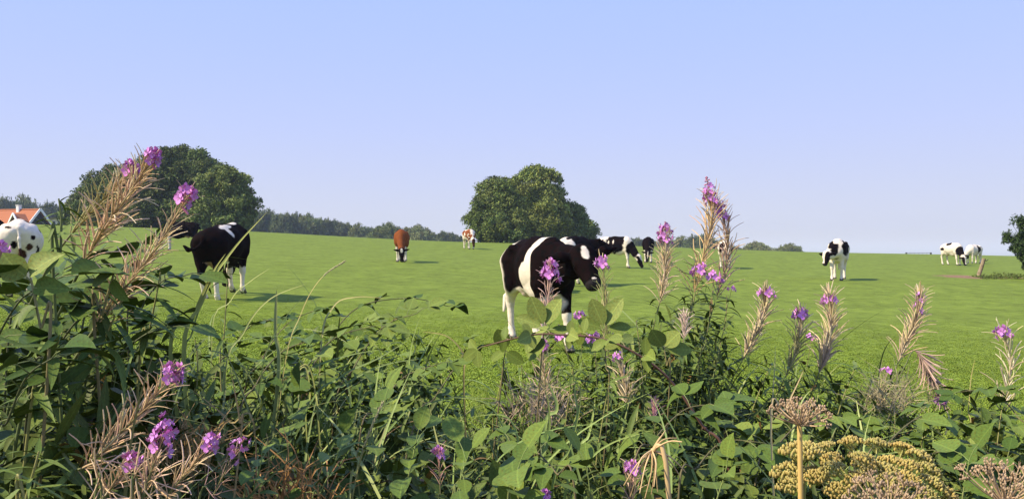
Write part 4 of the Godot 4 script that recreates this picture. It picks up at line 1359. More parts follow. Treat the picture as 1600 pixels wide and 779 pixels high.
# a leafy twig with every leaf given: [base column, row, tip column, row, width, tone, towards the camera by]
func leaf_spray(label: String, pts: Array, d: float, leaves: Array, kind := "oval") -> void:
	var base := foot_of(pts)
	var t := thing("bramble", label, "bramble", base)
	var b := Mb.new()
	b.tube(local_line(base, pts), 0.0032, 0.0018, 6, Color(0.17, 0.13, 0.06), Color(0.26, 0.24, 0.10))
	for l in leaves:
		var p := at(l[0], l[1], d) - base
		var q := at(l[2], l[3], d - l[6]) - base
		var len := (q - p).length()
		var x := facing(q - p, Vector3(-0.45 + rr(-0.15, 0.15), 0.40, 0.85))
		var w: float = l[4] / 0.60
		part("leaf", leafmesh["%s%d" % [kind, rng.randi_range(0, 2)]], M.broad[l[5]], t, Transform3D(x.scaled_local(Vector3(len * w, len, len) * 1.06), p))
		b.tube(PackedVector3Array([along(local_line(base, pts), 1.0), p, p + (q - p) * 0.1]), 0.0012, 0.001, 4, Color(0.26, 0.24, 0.10), Color(0.30, 0.32, 0.12))
	part("stem", b.done(), M.stem, t)

func ribbon(b: Mb, line: PackedVector3Array, w0: float, face: Vector3, c0: Color, c1: Color) -> void:
	var m := line.size()
	var s := b.v.size()
	for i in m:
		var t := float(i) / (m - 1)
		var d := (line[mini(i + 1, m - 1)] - line[maxi(i - 1, 0)]).normalized()
		var x := face.cross(d).normalized()
		var w := w0 * 0.5 * (1.0 - pow(t, 2.5)) * (0.7 + 0.3 * minf(t * 6.0, 1.0)) + 0.0002
		var nn := d.cross(x).normalized()
		var col := c0.lerp(c1, t)
		b.vert(line[i] - x * w + nn * w * 0.35, (nn + x * 0.4).normalized(), col, Vector2(0, t))
		b.vert(line[i], nn, col, Vector2(0.5, t))
		b.vert(line[i] + x * w + nn * w * 0.35, (nn - x * 0.4).normalized(), col, Vector2(1, t))
	for i in m - 1:
		var k := s + i * 3
		b.quad(k, k + 3, k + 4, k + 1)
		b.quad(k + 1, k + 4, k + 5, k + 2)

# a grass plant drawn by its blades: each a list of points and a width
func grass_plant(label: String, blades: Array, col: Color, group := "tall grasses on the hedge bank") -> void:
	var base := foot_of(blades[0].pts)
	var t := thing("tall_grass", label, "grass", base, group)
	for bl in blades:
		var b := Mb.new()
		var c: Color = col * rr(0.85, 1.15)
		ribbon(b, local_line(base, bl.pts, 24), bl.get("w", 0.006), Vector3(rr(-0.4, 0.4), 0.5, 1).normalized(), c * Color(0.8, 0.9, 0.8), c * Color(1.15, 1.05, 0.9))
		part("blade", b.done(), M.blade_any, t)
		if bl.has("ear"):
			var e := Mb.new()
			var line := local_line(base, bl.pts, 24)
			for i in 46:
				var x := lerpf(1.0 - bl.ear, 1.0, i / 46.0)
				var ta := slope(line, x)
				var d := (ta + perp(ta, i * 2.4) * 0.35).normalized()
				var o := along(line, x)
				var l := rr(0.008, 0.012)
				e.tube(PackedVector3Array([o, o + d * l * 0.5, o + d * l]), 0.0009, 0.0004, 4, Color(0.42, 0.40, 0.20), Color(0.52, 0.46, 0.26), 1.0)
			part("seed_head", e.done(), M.seed, t)

func umbellet(dome: float, n: int) -> Mb:    # a heap of flat seeds on short stalks, radius 1, looking up +y
	var b := Mb.new()
	for i in n:
		if rng.randf() < 0.12: continue
		var q := sqrt((i + 0.5) / n)
		var a := i * 2.39996
		var p := Vector3(cos(a) * q, dome * (1.0 - q * q) + rr(-0.09, 0.07), sin(a) * q) * Vector3(rr(0.85, 1.15), 1, rr(0.85, 1.15))
		var d := Vector3(p.x * 0.9, 0.7, p.z * 0.9).normalized()
		b.tube(PackedVector3Array([Vector3(0, -0.75, 0), p * 0.6 + Vector3(0, -0.2, 0), p]), 0.012, 0.010, 3, Color(0.30, 0.32, 0.09), Color(0.34, 0.33, 0.08))
		var g := rr(0.8, 1.2)
		b.ball(p + d * 0.06, Vector3(0.105, 0.16, 0.105) * rr(0.75, 1.15), Color(0.37 * g, 0.305 * g * rr(0.9, 1.06), 0.085 * g), 4, 6)
		b.ball(p + d * 0.06 + Vector3(rr(-0.1, 0.1), 0.09, rr(-0.1, 0.1)), Vector3(0.065, 0.10, 0.065) * rr(0.7, 1.2), Color(0.43 * g, 0.36 * g, 0.12 * g), 3, 5)
	return b

func dry_umbel(t: Node3D, hub: Vector3, axis: Vector3, spread: float, len: float, rays: int, col: Color, fine := 9) -> void:
	for i in rays:
		var q := sqrt((i + 0.6) / rays)
		var d := (axis * cos(spread * q) + perp(axis, i * 2.39996) * sin(spread * q)).normalized()
		var b := Mb.new()
		var l := len * rr(0.85, 1.1) * lerpf(0.45, 1.0, q)
		var e := hub + d * l + axis * l * 0.05
		var c := col * rr(0.8, 1.2)
		b.tube(PackedVector3Array([hub, hub + d * l * 0.6, e]), 0.0017, 0.0011, 5, c, c)
		for k in fine:
			var s := (d * 0.7 + axis * 0.35 + rvec() * 0.75).normalized()
			var f := e + s * len * rr(0.10, 0.20)
			b.tube(PackedVector3Array([e, e.lerp(f, 0.6), f]), 0.0008, 0.0005, 3, c * 1.05, c * 1.15)
			if rng.randf() < 0.5: b.ball(f, Vector3(0.0022, 0.0030, 0.0022), c * 0.9, 3, 4)
		part("ray", b.done(), M.seed, t)

func hogweed() -> void:
	# big ochre green seed head low in the corner
	for k in 3: umbellets.append(umbellet(0.34 + 0.1 * k, 60 + 8 * k).done())
	var d := 1.55
	var top := at(1372, 800, d)
	var base := Vector3(top.x, ground(top.x, top.z - 0.05) - 0.01, top.z - 0.05)
	var t := thing("hogweed", "hogweed with a broad domed head of ochre green seed clusters at the bottom edge", "umbel plant", base)
	var b := Mb.new()
	var hub := top - base
	b.tube(spline([Vector3.ZERO, hub * 0.5 + Vector3(0.01, 0, 0), hub], 10), 0.011, 0.007, 8, Color(0.22, 0.24, 0.07), Color(0.36, 0.33, 0.11))
	part("stem", b.done(), M.stem, t)
	var heads := []       # picture places of the seed clusters [column, row, nearer by, size in pixels]
	for q in [[1290, 690, -.10, 27], [1330, 684, -.10, 27], [1370, 688, -.12, 28], [1412, 693, -.11, 27], [1258, 704, -.06, 24], [1300, 712, -.02, 27], [1345, 706, -.04, 26], [1392, 714, -.05, 29], [1437, 708, -.08, 26], [1275, 738, .02, 26], [1302, 726, .03, 29], [1352, 718, .02, 28], [1382, 728, .02, 30], [1420, 722, 0, 28], [1452, 728, -.03, 27], [1418, 740, .04, 28], [1458, 748, 0, 28], [1478, 766, 0, 27], [1446, 762, .05, 26], [1340, 740, .06, 26], [1392, 752, .07, 26], [1310, 760, .07, 25], [1428, 778, .08, 25]]:
		heads.append(q)
	for i in heads.size():
		var q: Array = heads[i]
		var e := at(q[0], q[1] + 8, d - q[2]) - base
		var ray := Mb.new()
		ray.tube(PackedVector3Array([hub, hub.lerp(e, 0.55) - Vector3(0, 0.004, 0), e]), 0.0024, 0.0017, 6, Color(0.30, 0.30, 0.09), Color(0.36, 0.34, 0.10))
		var rn := part("ray", ray.done(), M.stem, t)
		var dir := ((e - hub).normalized() + Vector3(0, 1.1, 0.15)).normalized()
		var s: float = q[3] / F * d * rr(0.60, 0.80)
		part("seed_cluster", umbellets[i % 3], M.seed_tint[(i * 5) % 4], rn, Transform3D(Basis(facing(Vector3(0.2, 0, 1).cross(dir), dir)).scaled(Vector3.ONE * s), e))
	# three seed clusters on a second, lower head beside the straw coloured stalk
	var d2 := 1.6
	var top2 := at(1256, 752, d2)
	var base2 := Vector3(top2.x + 0.03, ground(top2.x, top2.z) - 0.01, top2.z - 0.02)
	var t2 := thing("hogweed", "small green hogweed head of four seed clusters around the straw stalk", "umbel plant", base2)
	var b2 := Mb.new()
	var hub2 := top2 - base2
	b2.tube(spline([Vector3.ZERO, hub2 * 0.5, hub2], 8), 0.006, 0.004, 7, Color(0.2, 0.24, 0.07), Color(0.30, 0.30, 0.10))
	part("stem", b2.done(), M.stem, t2)
	for q in [[1248, 700, .0, 26], [1266, 696, -.04, 22], [1233, 732, 0, 25], [1274, 734, -.03, 22], [1236, 752, .03, 20]]:
		var e := at(q[0], q[1] + 8, d2 - q[2]) - base2
		var ray := Mb.new()
		ray.tube(PackedVector3Array([hub2, hub2.lerp(e, 0.55), e]), 0.0018, 0.0014, 5, Color(0.28, 0.29, 0.1), Color(0.34, 0.33, 0.1))
		var rn := part("ray", ray.done(), M.stem, t2)
		part("seed_cluster", umbellets[1], M.seed_tint[0], rn, Transform3D(facing(Vector3(0.2, -0.1, 1), Vector3(e.x - hub2.x, 0.12, 0.02)).scaled(Vector3.ONE * q[3] / F * d2), e))
	# straw coloured stalk with a dry brown umbel on top
	var d3 := 1.48
	var hub3 := at(1250, 664, d3)
	var base3 := Vector3(hub3.x + 0.01, ground(hub3.x, hub3.z) - 0.01, hub3.z)
	var t3 := thing("dry_hogweed", "upright straw coloured stalk carrying a flat dry brown umbel", "umbel plant", base3, "dead hogweed umbels")
	var b3 := Mb.new()
	b3.tube(spline([Vector3.ZERO, (hub3 - base3) * 0.5 + Vector3(0.005, 0, 0), hub3 - base3], 10), 0.0072, 0.0048, 9, Color(0.50, 0.33, 0.10), Color(0.62, 0.42, 0.14))
	part("stem", b3.done(), M.stem, t3)
	dry_umbel(t3, hub3 - base3, Vector3(0.02, 1, 0.12).normalized(), 1.35, 0.060, 32, Color(0.43, 0.305, 0.175))
	# dry skeleton umbels in front
	for q in [[1390, 812, 1.36, 0.080, "wide dry brown umbel skeleton in front of the ochre seed head", Vector3(-0.05, 1, 0.25), 1.15, 34], [1572, 790, 1.45, 0.085, "dry brown umbel skeleton in the bottom right corner", Vector3(0.05, 1, 0.3), 1.15, 36]]:
		var hb := at(q[0], q[1], q[2])
		var bs := Vector3(hb.x, ground(hb.x, hb.z) - 0.01, hb.z)
		var tt := thing("dry_hogweed", q[4], "umbel plant", bs, "dead hogweed umbels")
		var bb := Mb.new()
		bb.tube(spline([Vector3.ZERO, (hb - bs) * 0.5, hb - bs], 8), 0.008, 0.005, 8, Color(0.40, 0.27, 0.12), Color(0.50, 0.34, 0.16))
		part("stem", bb.done(), M.stem, tt)
		dry_umbel(tt, hb - bs, (q[5] as Vector3).normalized(), q[6], q[3], q[7], Color(0.43, 0.305, 0.18), 12)
	# folded straw umbel
	var hb := at(1019, 703, 1.6)
	var low := at(1046, 785, 1.57)
	var bs := Vector3(low.x + 0.03, ground(low.x, low.z) - 0.01, low.z)
	var tt := thing("dry_hogweed", "bleached straw umbel with its long rays folded down like a broken umbrella", "umbel plant", bs, "dead hogweed umbels")
	var bb := Mb.new()
	bb.tube(spline([Vector3.ZERO, low - bs, hb - bs], 10), 0.007, 0.0042, 8, Color(0.46, 0.32, 0.15), Color(0.60, 0.42, 0.20))
	part("stem", bb.done(), M.stem, tt)
	for q in [[975, 758], [985, 775], [1000, 770], [992, 742], [1008, 778], [1018, 772], [1028, 768], [1062, 742], [1072, 738], [1050, 730], [1066, 690], [1058, 684], [1040, 672], [1036, 680], [1003, 730], [1022, 760]]:
		var e := at(q[0], q[1], 1.6 + rr(-0.07, 0.05)) - bs
		var rb := Mb.new()
		var c := Color(0.62, 0.43, 0.21) * rr(0.8, 1.15)
		rb.tube(spline([hb - bs, (hb - bs).lerp(e, 0.5) + Vector3(rr(-0.006, 0.006), 0.012, 0.01), e], 8), 0.0022, 0.0010, 5, c, c * 0.9)
		part("ray", rb.done(), M.seed, tt)

func build_willowherbs() -> void:
	for k in 4: flowers.append(petal_flower().done())
	for k in 4:
		var r := pod_mesh([0.15, 0.7, -0.45, 1.2][k])
		pod_raw.append(r)
		pods_m.append(r.done())
	var tan := Color(0.46, 0.335, 0.21)
	var pale := Color(0.47, 0.385, 0.25)
	var pinkish := Color(0.43, 0.29, 0.22)
	# the big spikes on the left
	willowherb("tallest seeding willowherb spike on the left, rising over the dark oak to a pink tuft", {"near": true, "r": 0.0036, "thick": 1.3,
		"pts": [[0, 690, 1.8], [66, 545, 1.72], [128, 415, 1.6], [172, 343, 1.55], [213, 285, 1.52], [240, 240, 1.5]], "pods": [3.0, 5.6, 92, 0.070], "fl": [5.7, 6.0, 12, 0.0135], "buds": 8, "dry": tan, "leaves": [0.8, 3.2, 18, 0.10, 1]})
	willowherb("shorter greenish willowherb spike just left of the tallest one, pink tuft before the sky", {"near": true, "r": 0.003, "thick": 1.25, "green": 0.5,
		"pts": [[-40, 640, 1.8], [30, 508, 1.7], [82, 404, 1.6], [142, 331, 1.58], [180, 292, 1.56], [208, 260, 1.55]], "pods": [3.4, 5.6, 56, 0.055], "fl": [5.7, 6.0, 10, 0.0125], "buds": 6, "dry": Color(0.46, 0.36, 0.20), "leaves": [0.8, 4.0, 22, 0.09, 2]})
	willowherb("long straight willowherb spike of tan pods leaning right across the black cow behind", {"near": true, "r": 0.0036, "thick": 1.3,
		"pts": [[20, 720, 1.5], [104, 580, 1.5], [162, 492, 1.5], [205, 436, 1.48], [246, 384, 1.46], [298, 296, 1.44]], "pods": [2.6, 5.8, 92, 0.064], "fl": [5.72, 6.0, 11, 0.0135], "buds": 7, "dry": Color(0.45, 0.335, 0.19), "leaves": [1.0, 3.2, 20, 0.115, 2]})
	willowherb("willowherb spike of reddish tan pods low on the left ending in a bright pink tuft", {"near": true, "r": 0.0034, "thick": 1.25,
		"pts": [[50, 785, 1.3], [127, 733, 1.28], [192, 672, 1.26], [246, 614, 1.25], [272, 578, 1.24]], "pods": [1.9, 4.7, 84, 0.056], "fl": [4.65, 5.0, 13, 0.0115], "buds": 6, "dry": pinkish, "leaves": [1.0, 2.0, 6, 0.07, 2]})
	willowherb("bottom left willowherb with loose pods and a pink flower knot below the violet one", {"near": true, "r": 0.003, "thick": 1.2,
		"pts": [[140, 840, 1.2], [161, 779, 1.2], [186, 748, 1.19], [208, 716, 1.18]], "pods": [1.2, 3.7, 44, 0.050], "fl": [3.6, 4.0, 10, 0.0105], "dry": pinkish})
	willowherb("willowherb with the largest violet flower cluster at the lower left", {"near": true, "r": 0.003, "thick": 1.2,
		"pts": [[205, 840, 1.15], [222, 779, 1.15], [238, 730, 1.14], [250, 690, 1.14], [264, 656, 1.14]], "pods": [1.0, 3.6, 46, 0.050], "fl": [3.7, 5.0, 19, 0.0115], "dry": pinkish})
	willowherb("bottom leaning willowherb with faded pods and pale pink flowers", {"near": true, "r": 0.003, "thick": 1.2,
		"pts": [[215, 850, 1.2], [258, 779, 1.2], [300, 728, 1.19], [336, 682, 1.18]], "pods": [1.0, 3.6, 50, 0.052], "fl": [3.55, 4.0, 12, 0.0105], "dry": Color(0.47, 0.33, 0.21)})
	willowherb("thin willowherb with a loose string of mauve flowers beside the pale pink one", {"r": 0.0022,
		"pts": [[300, 850, 1.35], [335, 770, 1.34], [362, 718, 1.33], [382, 684, 1.32]], "pods": [1.4, 3.4, 20, 0.035], "fl": [3.0, 4.0, 9, 0.009], "dry": Color(0.40, 0.25, 0.20)})
	willowherb("willowherb sprig with a mauve flower at the picture edge below the spotted cow", {"r": 0.003,
		"pts": [[-20, 490, 1.4], [-6, 430, 1.4], [2, 382, 1.4]], "fl": [2.5, 3.0, 8, 0.012], "leaves": [0.8, 2.6, 7, 0.09, 2]})
	willowherb("leafy young willowherb shoot without flowers rising before the farm house trees", {"r": 0.003,
		"pts": [[84, 460, 1.35], [93, 400, 1.35], [95, 345, 1.35], [91, 310, 1.35]], "leaves": [1.2, 4.0, 20, 0.055, 2], "dry": Color(0.18, 0.22, 0.07)})
	# in front of the nearest heifer
	willowherb("willowherb with dark pods and a pink flower standing against the heifer's shoulder", {"r": 0.0032, "thick": 1.7,
		"pts": [[846, 600, 3.0], [850, 530, 3.0], [856, 470, 3.0], [860, 402, 3.0]], "pods": [2.2, 3.65, 40, 0.075], "fl": [3.45, 3.85, 12, 0.021], "buds": 8, "dry": Color(0.50, 0.35, 0.29), "leaves": [0.5, 2.2, 16, 0.10, 2]})
	willowherb("willowherb of pale green pods with a pink top below the heifer's left ear", {"r": 0.0032, "thick": 1.7, "green": 0.9,
		"pts": [[956, 620, 3.0], [950, 550, 3.0], [946, 480, 3.0], [941, 402, 3.0]], "pods": [2.0, 3.8, 52, 0.085], "fl": [3.72, 4.0, 9, 0.018], "dry": Color(0.46, 0.40, 0.24), "leaves": [0.5, 2.0, 14, 0.10, 2]})
	willowherb("short willowherb with wispy pods and mauve flowers in front of the heifer's fore hoof", {"r": 0.0028, "thick": 1.5,
		"pts": [[856, 660, 2.9], [852, 610, 2.9], [848, 560, 2.9], [846, 534, 2.9]], "pods": [1.6, 3.6, 40, 0.075], "fl": [3.4, 4.0, 9, 0.017], "dry": pale, "leaves": [0.5, 1.8, 14, 0.09, 2]})
	willowherb("bright pink willowherb flower close to the ground between the two pale leaf pairs", {"r": 0.0026,
		"pts": [[936, 640, 3.1], [932, 580, 3.1], [928, 522, 3.1]], "fl": [2.65, 3.0, 11, 0.019], "leaves": [0.6, 2.6, 22, 0.09, 1]})
	willowherb("small mauve willowherb flower beside the heifer's white knee", {"r": 0.0022,
		"pts": [[915, 600, 3.2], [909, 540, 3.2], [905, 490, 3.2]], "fl": [2.8, 3.0, 6, 0.016], "leaves": [0.6, 2.5, 14, 0.08, 2]})
	willowherb("drooping mauve willowherb blossoms under the heifer's brisket", {"r": 0.0024,
		"pts": [[895, 620, 3.0], [888, 560, 3.0], [872, 514, 3.0]], "fl": [2.5, 3.0, 9, 0.017], "leaves": [0.6, 2.4, 14, 0.08, 2]})
	willowherb("willowherb tuft with thin curved pods right of the heifer's legs", {"r": 0.0026, "thick": 1.6,
		"pts": [[975, 680, 2.8], [980, 625, 2.8], [974, 590, 2.8], [964, 552, 2.8]], "pods": [1.4, 3.5, 34, 0.085], "fl": [3.6, 4.0, 6, 0.013], "dry": pale, "leaves": [0.5, 2.0, 16, 0.09, 1]})
	# the tall bushy group right of the centre
	willowherb("left spike of the bushy willowherb group, pink flowers over faded pods", {"r": 0.0036, "thick": 1.8,
		"pts": [[1004, 640, 3.2], [1015, 540, 3.2], [1036, 450, 3.2], [1040, 400, 3.2], [1040, 346, 3.2]], "pods": [2.7, 4.5, 60, 0.095], "fl": [4.3, 4.85, 16, 0.020], "buds": 10, "dry": Color(0.46, 0.37, 0.25), "leaves": [0.4, 3.0, 44, 0.13, 1]})
	willowherb("tallest willowherb of the bushy group, bare tip and pink flowers against the sky", {"r": 0.0038, "thick": 1.5,
		"pts": [[1050, 650, 3.2], [1068, 540, 3.2], [1086, 450, 3.2], [1108, 370, 3.2], [1112, 320, 3.2], [1104, 276, 3.2]], "pods": [2.8, 5.2, 60, 0.115], "fl": [4.95, 5.6, 17, 0.019], "buds": 12, "dry": Color(0.50, 0.36, 0.21), "leaves": [0.3, 3.4, 60, 0.135, 1]})
	willowherb("right spike of the bushy willowherb group, drooping pink top before the spotted cow", {"r": 0.0034, "thick": 1.5,
		"pts": [[1072, 650, 3.25], [1092, 560, 3.25], [1118, 470, 3.25], [1136, 405, 3.25], [1132, 345, 3.25], [1122, 318, 3.25]], "pods": [3.0, 5.4, 48, 0.105], "fl": [5.0, 6.0, 15, 0.017], "dry": pinkish, "leaves": [0.3, 3.2, 46, 0.125, 1]})
	willowherb("side shoot of the bushy willowherb group with two pink blossoms above its leaves", {"r": 0.0028,
		"pts": [[1062, 600, 3.1], [1074, 520, 3.1], [1086, 460, 3.1], [1094, 416, 3.1]], "fl": [3.6, 4.0, 9, 0.020], "leaves": [0.6, 3.6, 34, 0.11, 1]})
	willowherb("side shoot with magenta blossoms on the right flank of the bushy willowherb group", {"r": 0.0028,
		"pts": [[1090, 610, 3.1], [1104, 530, 3.1], [1112, 470, 3.1], [1116, 428, 3.1]], "fl": [3.65, 4.0, 8, 0.020], "leaves": [0.6, 3.6, 32, 0.11, 1]})
	willowherb("leafy flowerless willowherb stem at the right foot of the bushy group", {"r": 0.003,
		"pts": [[1110, 650, 3.2], [1122, 560, 3.2], [1134, 500, 3.2], [1136, 462, 3.2]], "leaves": [0.4, 4.0, 40, 0.11, 1], "low": Color(0.2, 0.24, 0.08)})
	willowherb("leafy flowerless willowherb stem at the left foot of the bushy group", {"r": 0.003,
		"pts": [[1010, 660, 3.0], [1004, 590, 3.0], [998, 530, 3.0], [994, 500, 3.0]], "leaves": [0.4, 4.0, 40, 0.11, 1], "low": Color(0.2, 0.24, 0.08)})
	willowherb("tiny mauve willowherb blossom floating right of the bushy group on a thin stalk", {"r": 0.0016,
		"pts": [[1118, 560, 3.3], [1132, 500, 3.3], [1144, 450, 3.3]], "fl": [2.9, 3.0, 4, 0.014]})
	# the row of spikes on the right
	willowherb("leftmost of the right hand spikes, feathery tan pods slanting under a pink head", {"r": 0.003, "thick": 1.8,
		"pts": [[1090, 690, 3.4], [1140, 600, 3.4], [1172, 540, 3.4], [1192, 495, 3.4], [1198, 454, 3.4]], "pods": [2.6, 4.85, 70, 0.105], "fl": [4.75, 5.0, 12, 0.020], "buds": 5, "open": 0.75, "dry": pale, "leaves": [0.6, 2.9, 30, 0.12, 1]})
	willowherb("shorter right hand spike with a round pink head and yellowish pods", {"r": 0.003, "thick": 1.7, "green": 0.5,
		"pts": [[1195, 690, 3.4], [1214, 620, 3.4], [1240, 560, 3.4], [1250, 520, 3.4], [1252, 488, 3.4]], "pods": [2.5, 4.8, 56, 0.105], "fl": [4.7, 5.0, 12, 0.021], "buds": 4, "open": 0.75, "dry": pale, "leaves": [0.6, 2.8, 34, 0.13, 1]})
	willowherb("fullest of the right hand spikes, broad plume of pinkish tan pods", {"r": 0.0033, "thick": 1.8,
		"pts": [[1240, 690, 3.5], [1266, 620, 3.5], [1288, 560, 3.5], [1300, 510, 3.5], [1296, 462, 3.5]], "pods": [2.6, 4.9, 92, 0.115], "fl": [4.72, 5.0, 12, 0.020], "buds": 5, "open": 0.75, "dry": Color(0.46, 0.37, 0.25), "leaves": [0.6, 2.9, 36, 0.14, 1]})
	willowherb("small mauve willowherb blossom between the two middle right hand spikes", {"r": 0.0018,
		"pts": [[1250, 620, 3.6], [1262, 570, 3.6], [1268, 526, 3.6]], "fl": [2.85, 3.0, 6, 0.016], "leaves": [0.6, 2.4, 14, 0.09, 1]})
	willowherb("right hand spike with flowers along one side above slanting pods", {"r": 0.003, "thick": 1.8,
		"pts": [[1370, 680, 3.5], [1392, 600, 3.5], [1412, 545, 3.5], [1432, 500, 3.5], [1438, 460, 3.5]], "pods": [2.6, 4.9, 74, 0.105], "fl": [4.2, 5.0, 13, 0.015], "open": 0.8, "dry": Color(0.45, 0.355, 0.235), "leaves": [0.6, 2.6, 22, 0.11, 1]})
	willowherb("snapped willowherb spike hanging down with a brown skirt of withered pods", {"r": 0.003, "thick": 1.6,
		"pts": [[1395, 640, 3.35], [1418, 565, 3.35], [1432, 548, 3.35], [1452, 580, 3.35], [1474, 626, 3.35]], "open": 0.6, "pods": [2.9, 4.8, 84, 0.10], "fl": [4.75, 5.0, 8, 0.018], "dry": Color(0.36, 0.25, 0.20), "leaves": [0.5, 1.8, 12, 0.10, 1]})
	willowherb("small violet willowherb blossom left of the snapped spike", {"r": 0.0018,
		"pts": [[1362, 680, 3.3], [1374, 630, 3.3], [1386, 578, 3.3]], "fl": [2.85, 3.0, 6, 0.014], "pods": [1.6, 2.7, 18, 0.07], "dry": pale, "leaves": [0.4, 2.2, 18, 0.10, 1]})
	willowherb("rightmost willowherb spike with few long pale pods on one side", {"r": 0.003, "thick": 1.6,
		"pts": [[1548, 760, 3.0], [1562, 680, 3.0], [1574, 610, 3.0], [1580, 560, 3.0], [1566, 514, 3.0]], "pods": [2.4, 4.8, 30, 0.105], "fl": [4.65, 5.0, 13, 0.018], "buds": 4, "dry": Color(0.50, 0.43, 0.28), "leaves": [0.5, 2.6, 26, 0.12, 1]})
	willowherb("low willowherb at the bottom middle with a pink head beside the folded straw umbel", {"near": true, "r": 0.003, "thick": 1.2,
		"pts": [[985, 850, 1.7], [986, 790, 1.7], [987, 755, 1.7], [986, 722, 1.7]], "pods": [1.6, 3.6, 30, 0.052], "fl": [3.35, 4.0, 14, 0.0125], "dry": Color(0.52, 0.33, 0.25)})
	willowherb("sparse willowherb with three faded flowers on thin red stalks, bottom middle", {"r": 0.002,
		"pts": [[690, 830, 1.9], [688, 770, 1.9], [686, 730, 1.9], [685, 702, 1.9]], "pods": [2.2, 3.9, 14, 0.04], "fl": [3.5, 4.0, 7, 0.011], "dry": Color(0.50, 0.28, 0.24)})
	willowherb("magenta willowherb head cut by the bottom edge of the picture", {"r": 0.0026,
		"pts": [[846, 850, 1.6], [848, 800, 1.6], [850, 772, 1.6]], "fl": [2.5, 3.0, 10, 0.011], "dry": pinkish})
	willowherb("withered pink willowherb head among the leaves right of the big bramble cane", {"r": 0.002, "thick": 1.4,
		"pts": [[1018, 720, 2.6], [1022, 670, 2.6], [1022, 628, 2.6]], "pods": [2.2, 3.0, 24, 0.045], "dry": Color(0.45, 0.24, 0.28), "leaves": [0.5, 2.4, 18, 0.09, 1]})
	willowherb("withered willowherb tuft with white pods at the left foot of the bushy group", {"r": 0.002, "thick": 1.4,
		"pts": [[1065, 590, 2.9], [1068, 540, 2.9], [1070, 496, 2.9]], "pods": [2.2, 3.0, 26, 0.06], "dry": Color(0.55, 0.42, 0.36), "leaves": [0.5, 2.4, 18, 0.10, 1]})
	# leafy shoots that carry no flowers
	var shoots := [
		[[[120, 640, 1.5], [150, 560, 1.48], [176, 500, 1.46], [190, 468, 1.45]], 26, 0.13, 0, "leafy willowherb shoot with long drooping dark leaves under the three left spikes"],
		[[[40, 700, 1.35], [60, 620, 1.34], [80, 560, 1.33], [96, 520, 1.32]], 24, 0.12, 0, "shaded willowherb shoot with narrow drooping leaves at the lower left"],
		[[[215, 600, 1.7], [232, 520, 1.68], [244, 460, 1.66], [250, 425, 1.65]], 26, 0.11, 1, "leafy willowherb shoot right of the long straight left spike"],
		[[[30, 850, 1.15], [40, 780, 1.15], [52, 735, 1.14], [60, 705, 1.14]], 16, 0.07, 2, "bright narrow leaved willowherb shoot in the bottom left corner"],
		[[[345, 600, 2.6], [350, 520, 2.6], [354, 450, 2.6], [356, 398, 2.6]], 30, 0.085, 2, "pale narrow leaved willowherb shoot before the left black cow's hind legs"],
		[[[300, 660, 2.2], [306, 610, 2.2], [308, 560, 2.2], [304, 530, 2.2]], 22, 0.06, 3, "lime green willowherb tip right of the reddish spike"],
		[[[1300, 700, 3.2], [1312, 640, 3.2], [1330, 590, 3.2], [1340, 570, 3.2]], 34, 0.12, 1, "leafy willowherb stem right of the fullest plume"],
		[[[1160, 690, 3.1], [1176, 640, 3.1], [1196, 590, 3.1], [1206, 570, 3.1]], 34, 0.12, 1, "leafy willowherb stem below the leftmost right hand spike"],
		[[[1540, 790, 2.4], [1555, 720, 2.4], [1562, 670, 2.4], [1566, 640, 2.4]], 30, 0.11, 1, "leafy willowherb stem in the right corner above the dry umbel"],
		[[[880, 720, 2.7], [884, 660, 2.7], [892, 600, 2.7], [896, 570, 2.7]], 34, 0.10, 1, "leafy willowherb stem below the heifer between the dry grass and the pink flower"],
		[[[930, 740, 2.4], [938, 680, 2.4], [948, 620, 2.4], [952, 596, 2.4]], 30, 0.11, 2, "pale leafy willowherb stem beside the brown bramble cane"],
		[[[770, 680, 2.9], [776, 630, 2.9], [786, 580, 2.9], [792, 556, 2.9]], 30, 0.09, 1, "leafy willowherb stem at the heifer's hind hoof"],
		[[[820, 690, 2.8], [822, 640, 2.8], [818, 600, 2.8], [814, 570, 2.8]], 30, 0.09, 1, "leafy willowherb stem left of the dry grass below the heifer"],
		[[[540, 850, 1.7], [548, 790, 1.7], [560, 730, 1.7], [572, 690, 1.7]], 26, 0.075, 2, "leafy willowherb shoot beside the pale seed spike, bottom left of the middle"],
		[[[1440, 720, 2.9], [1446, 680, 2.9], [1452, 640, 2.9], [1450, 610, 2.9]], 26, 0.10, 1, "leafy willowherb stem below the snapped spike"]]
	for s in shoots:
		willowherb(s[4], {"r": 0.003, "pts": s[0], "leaves": [0.6, 4.0, s[1], s[2], s[3]], "dry": Color(0.30, 0.32, 0.12), "low": Color(0.28, 0.27, 0.09)})

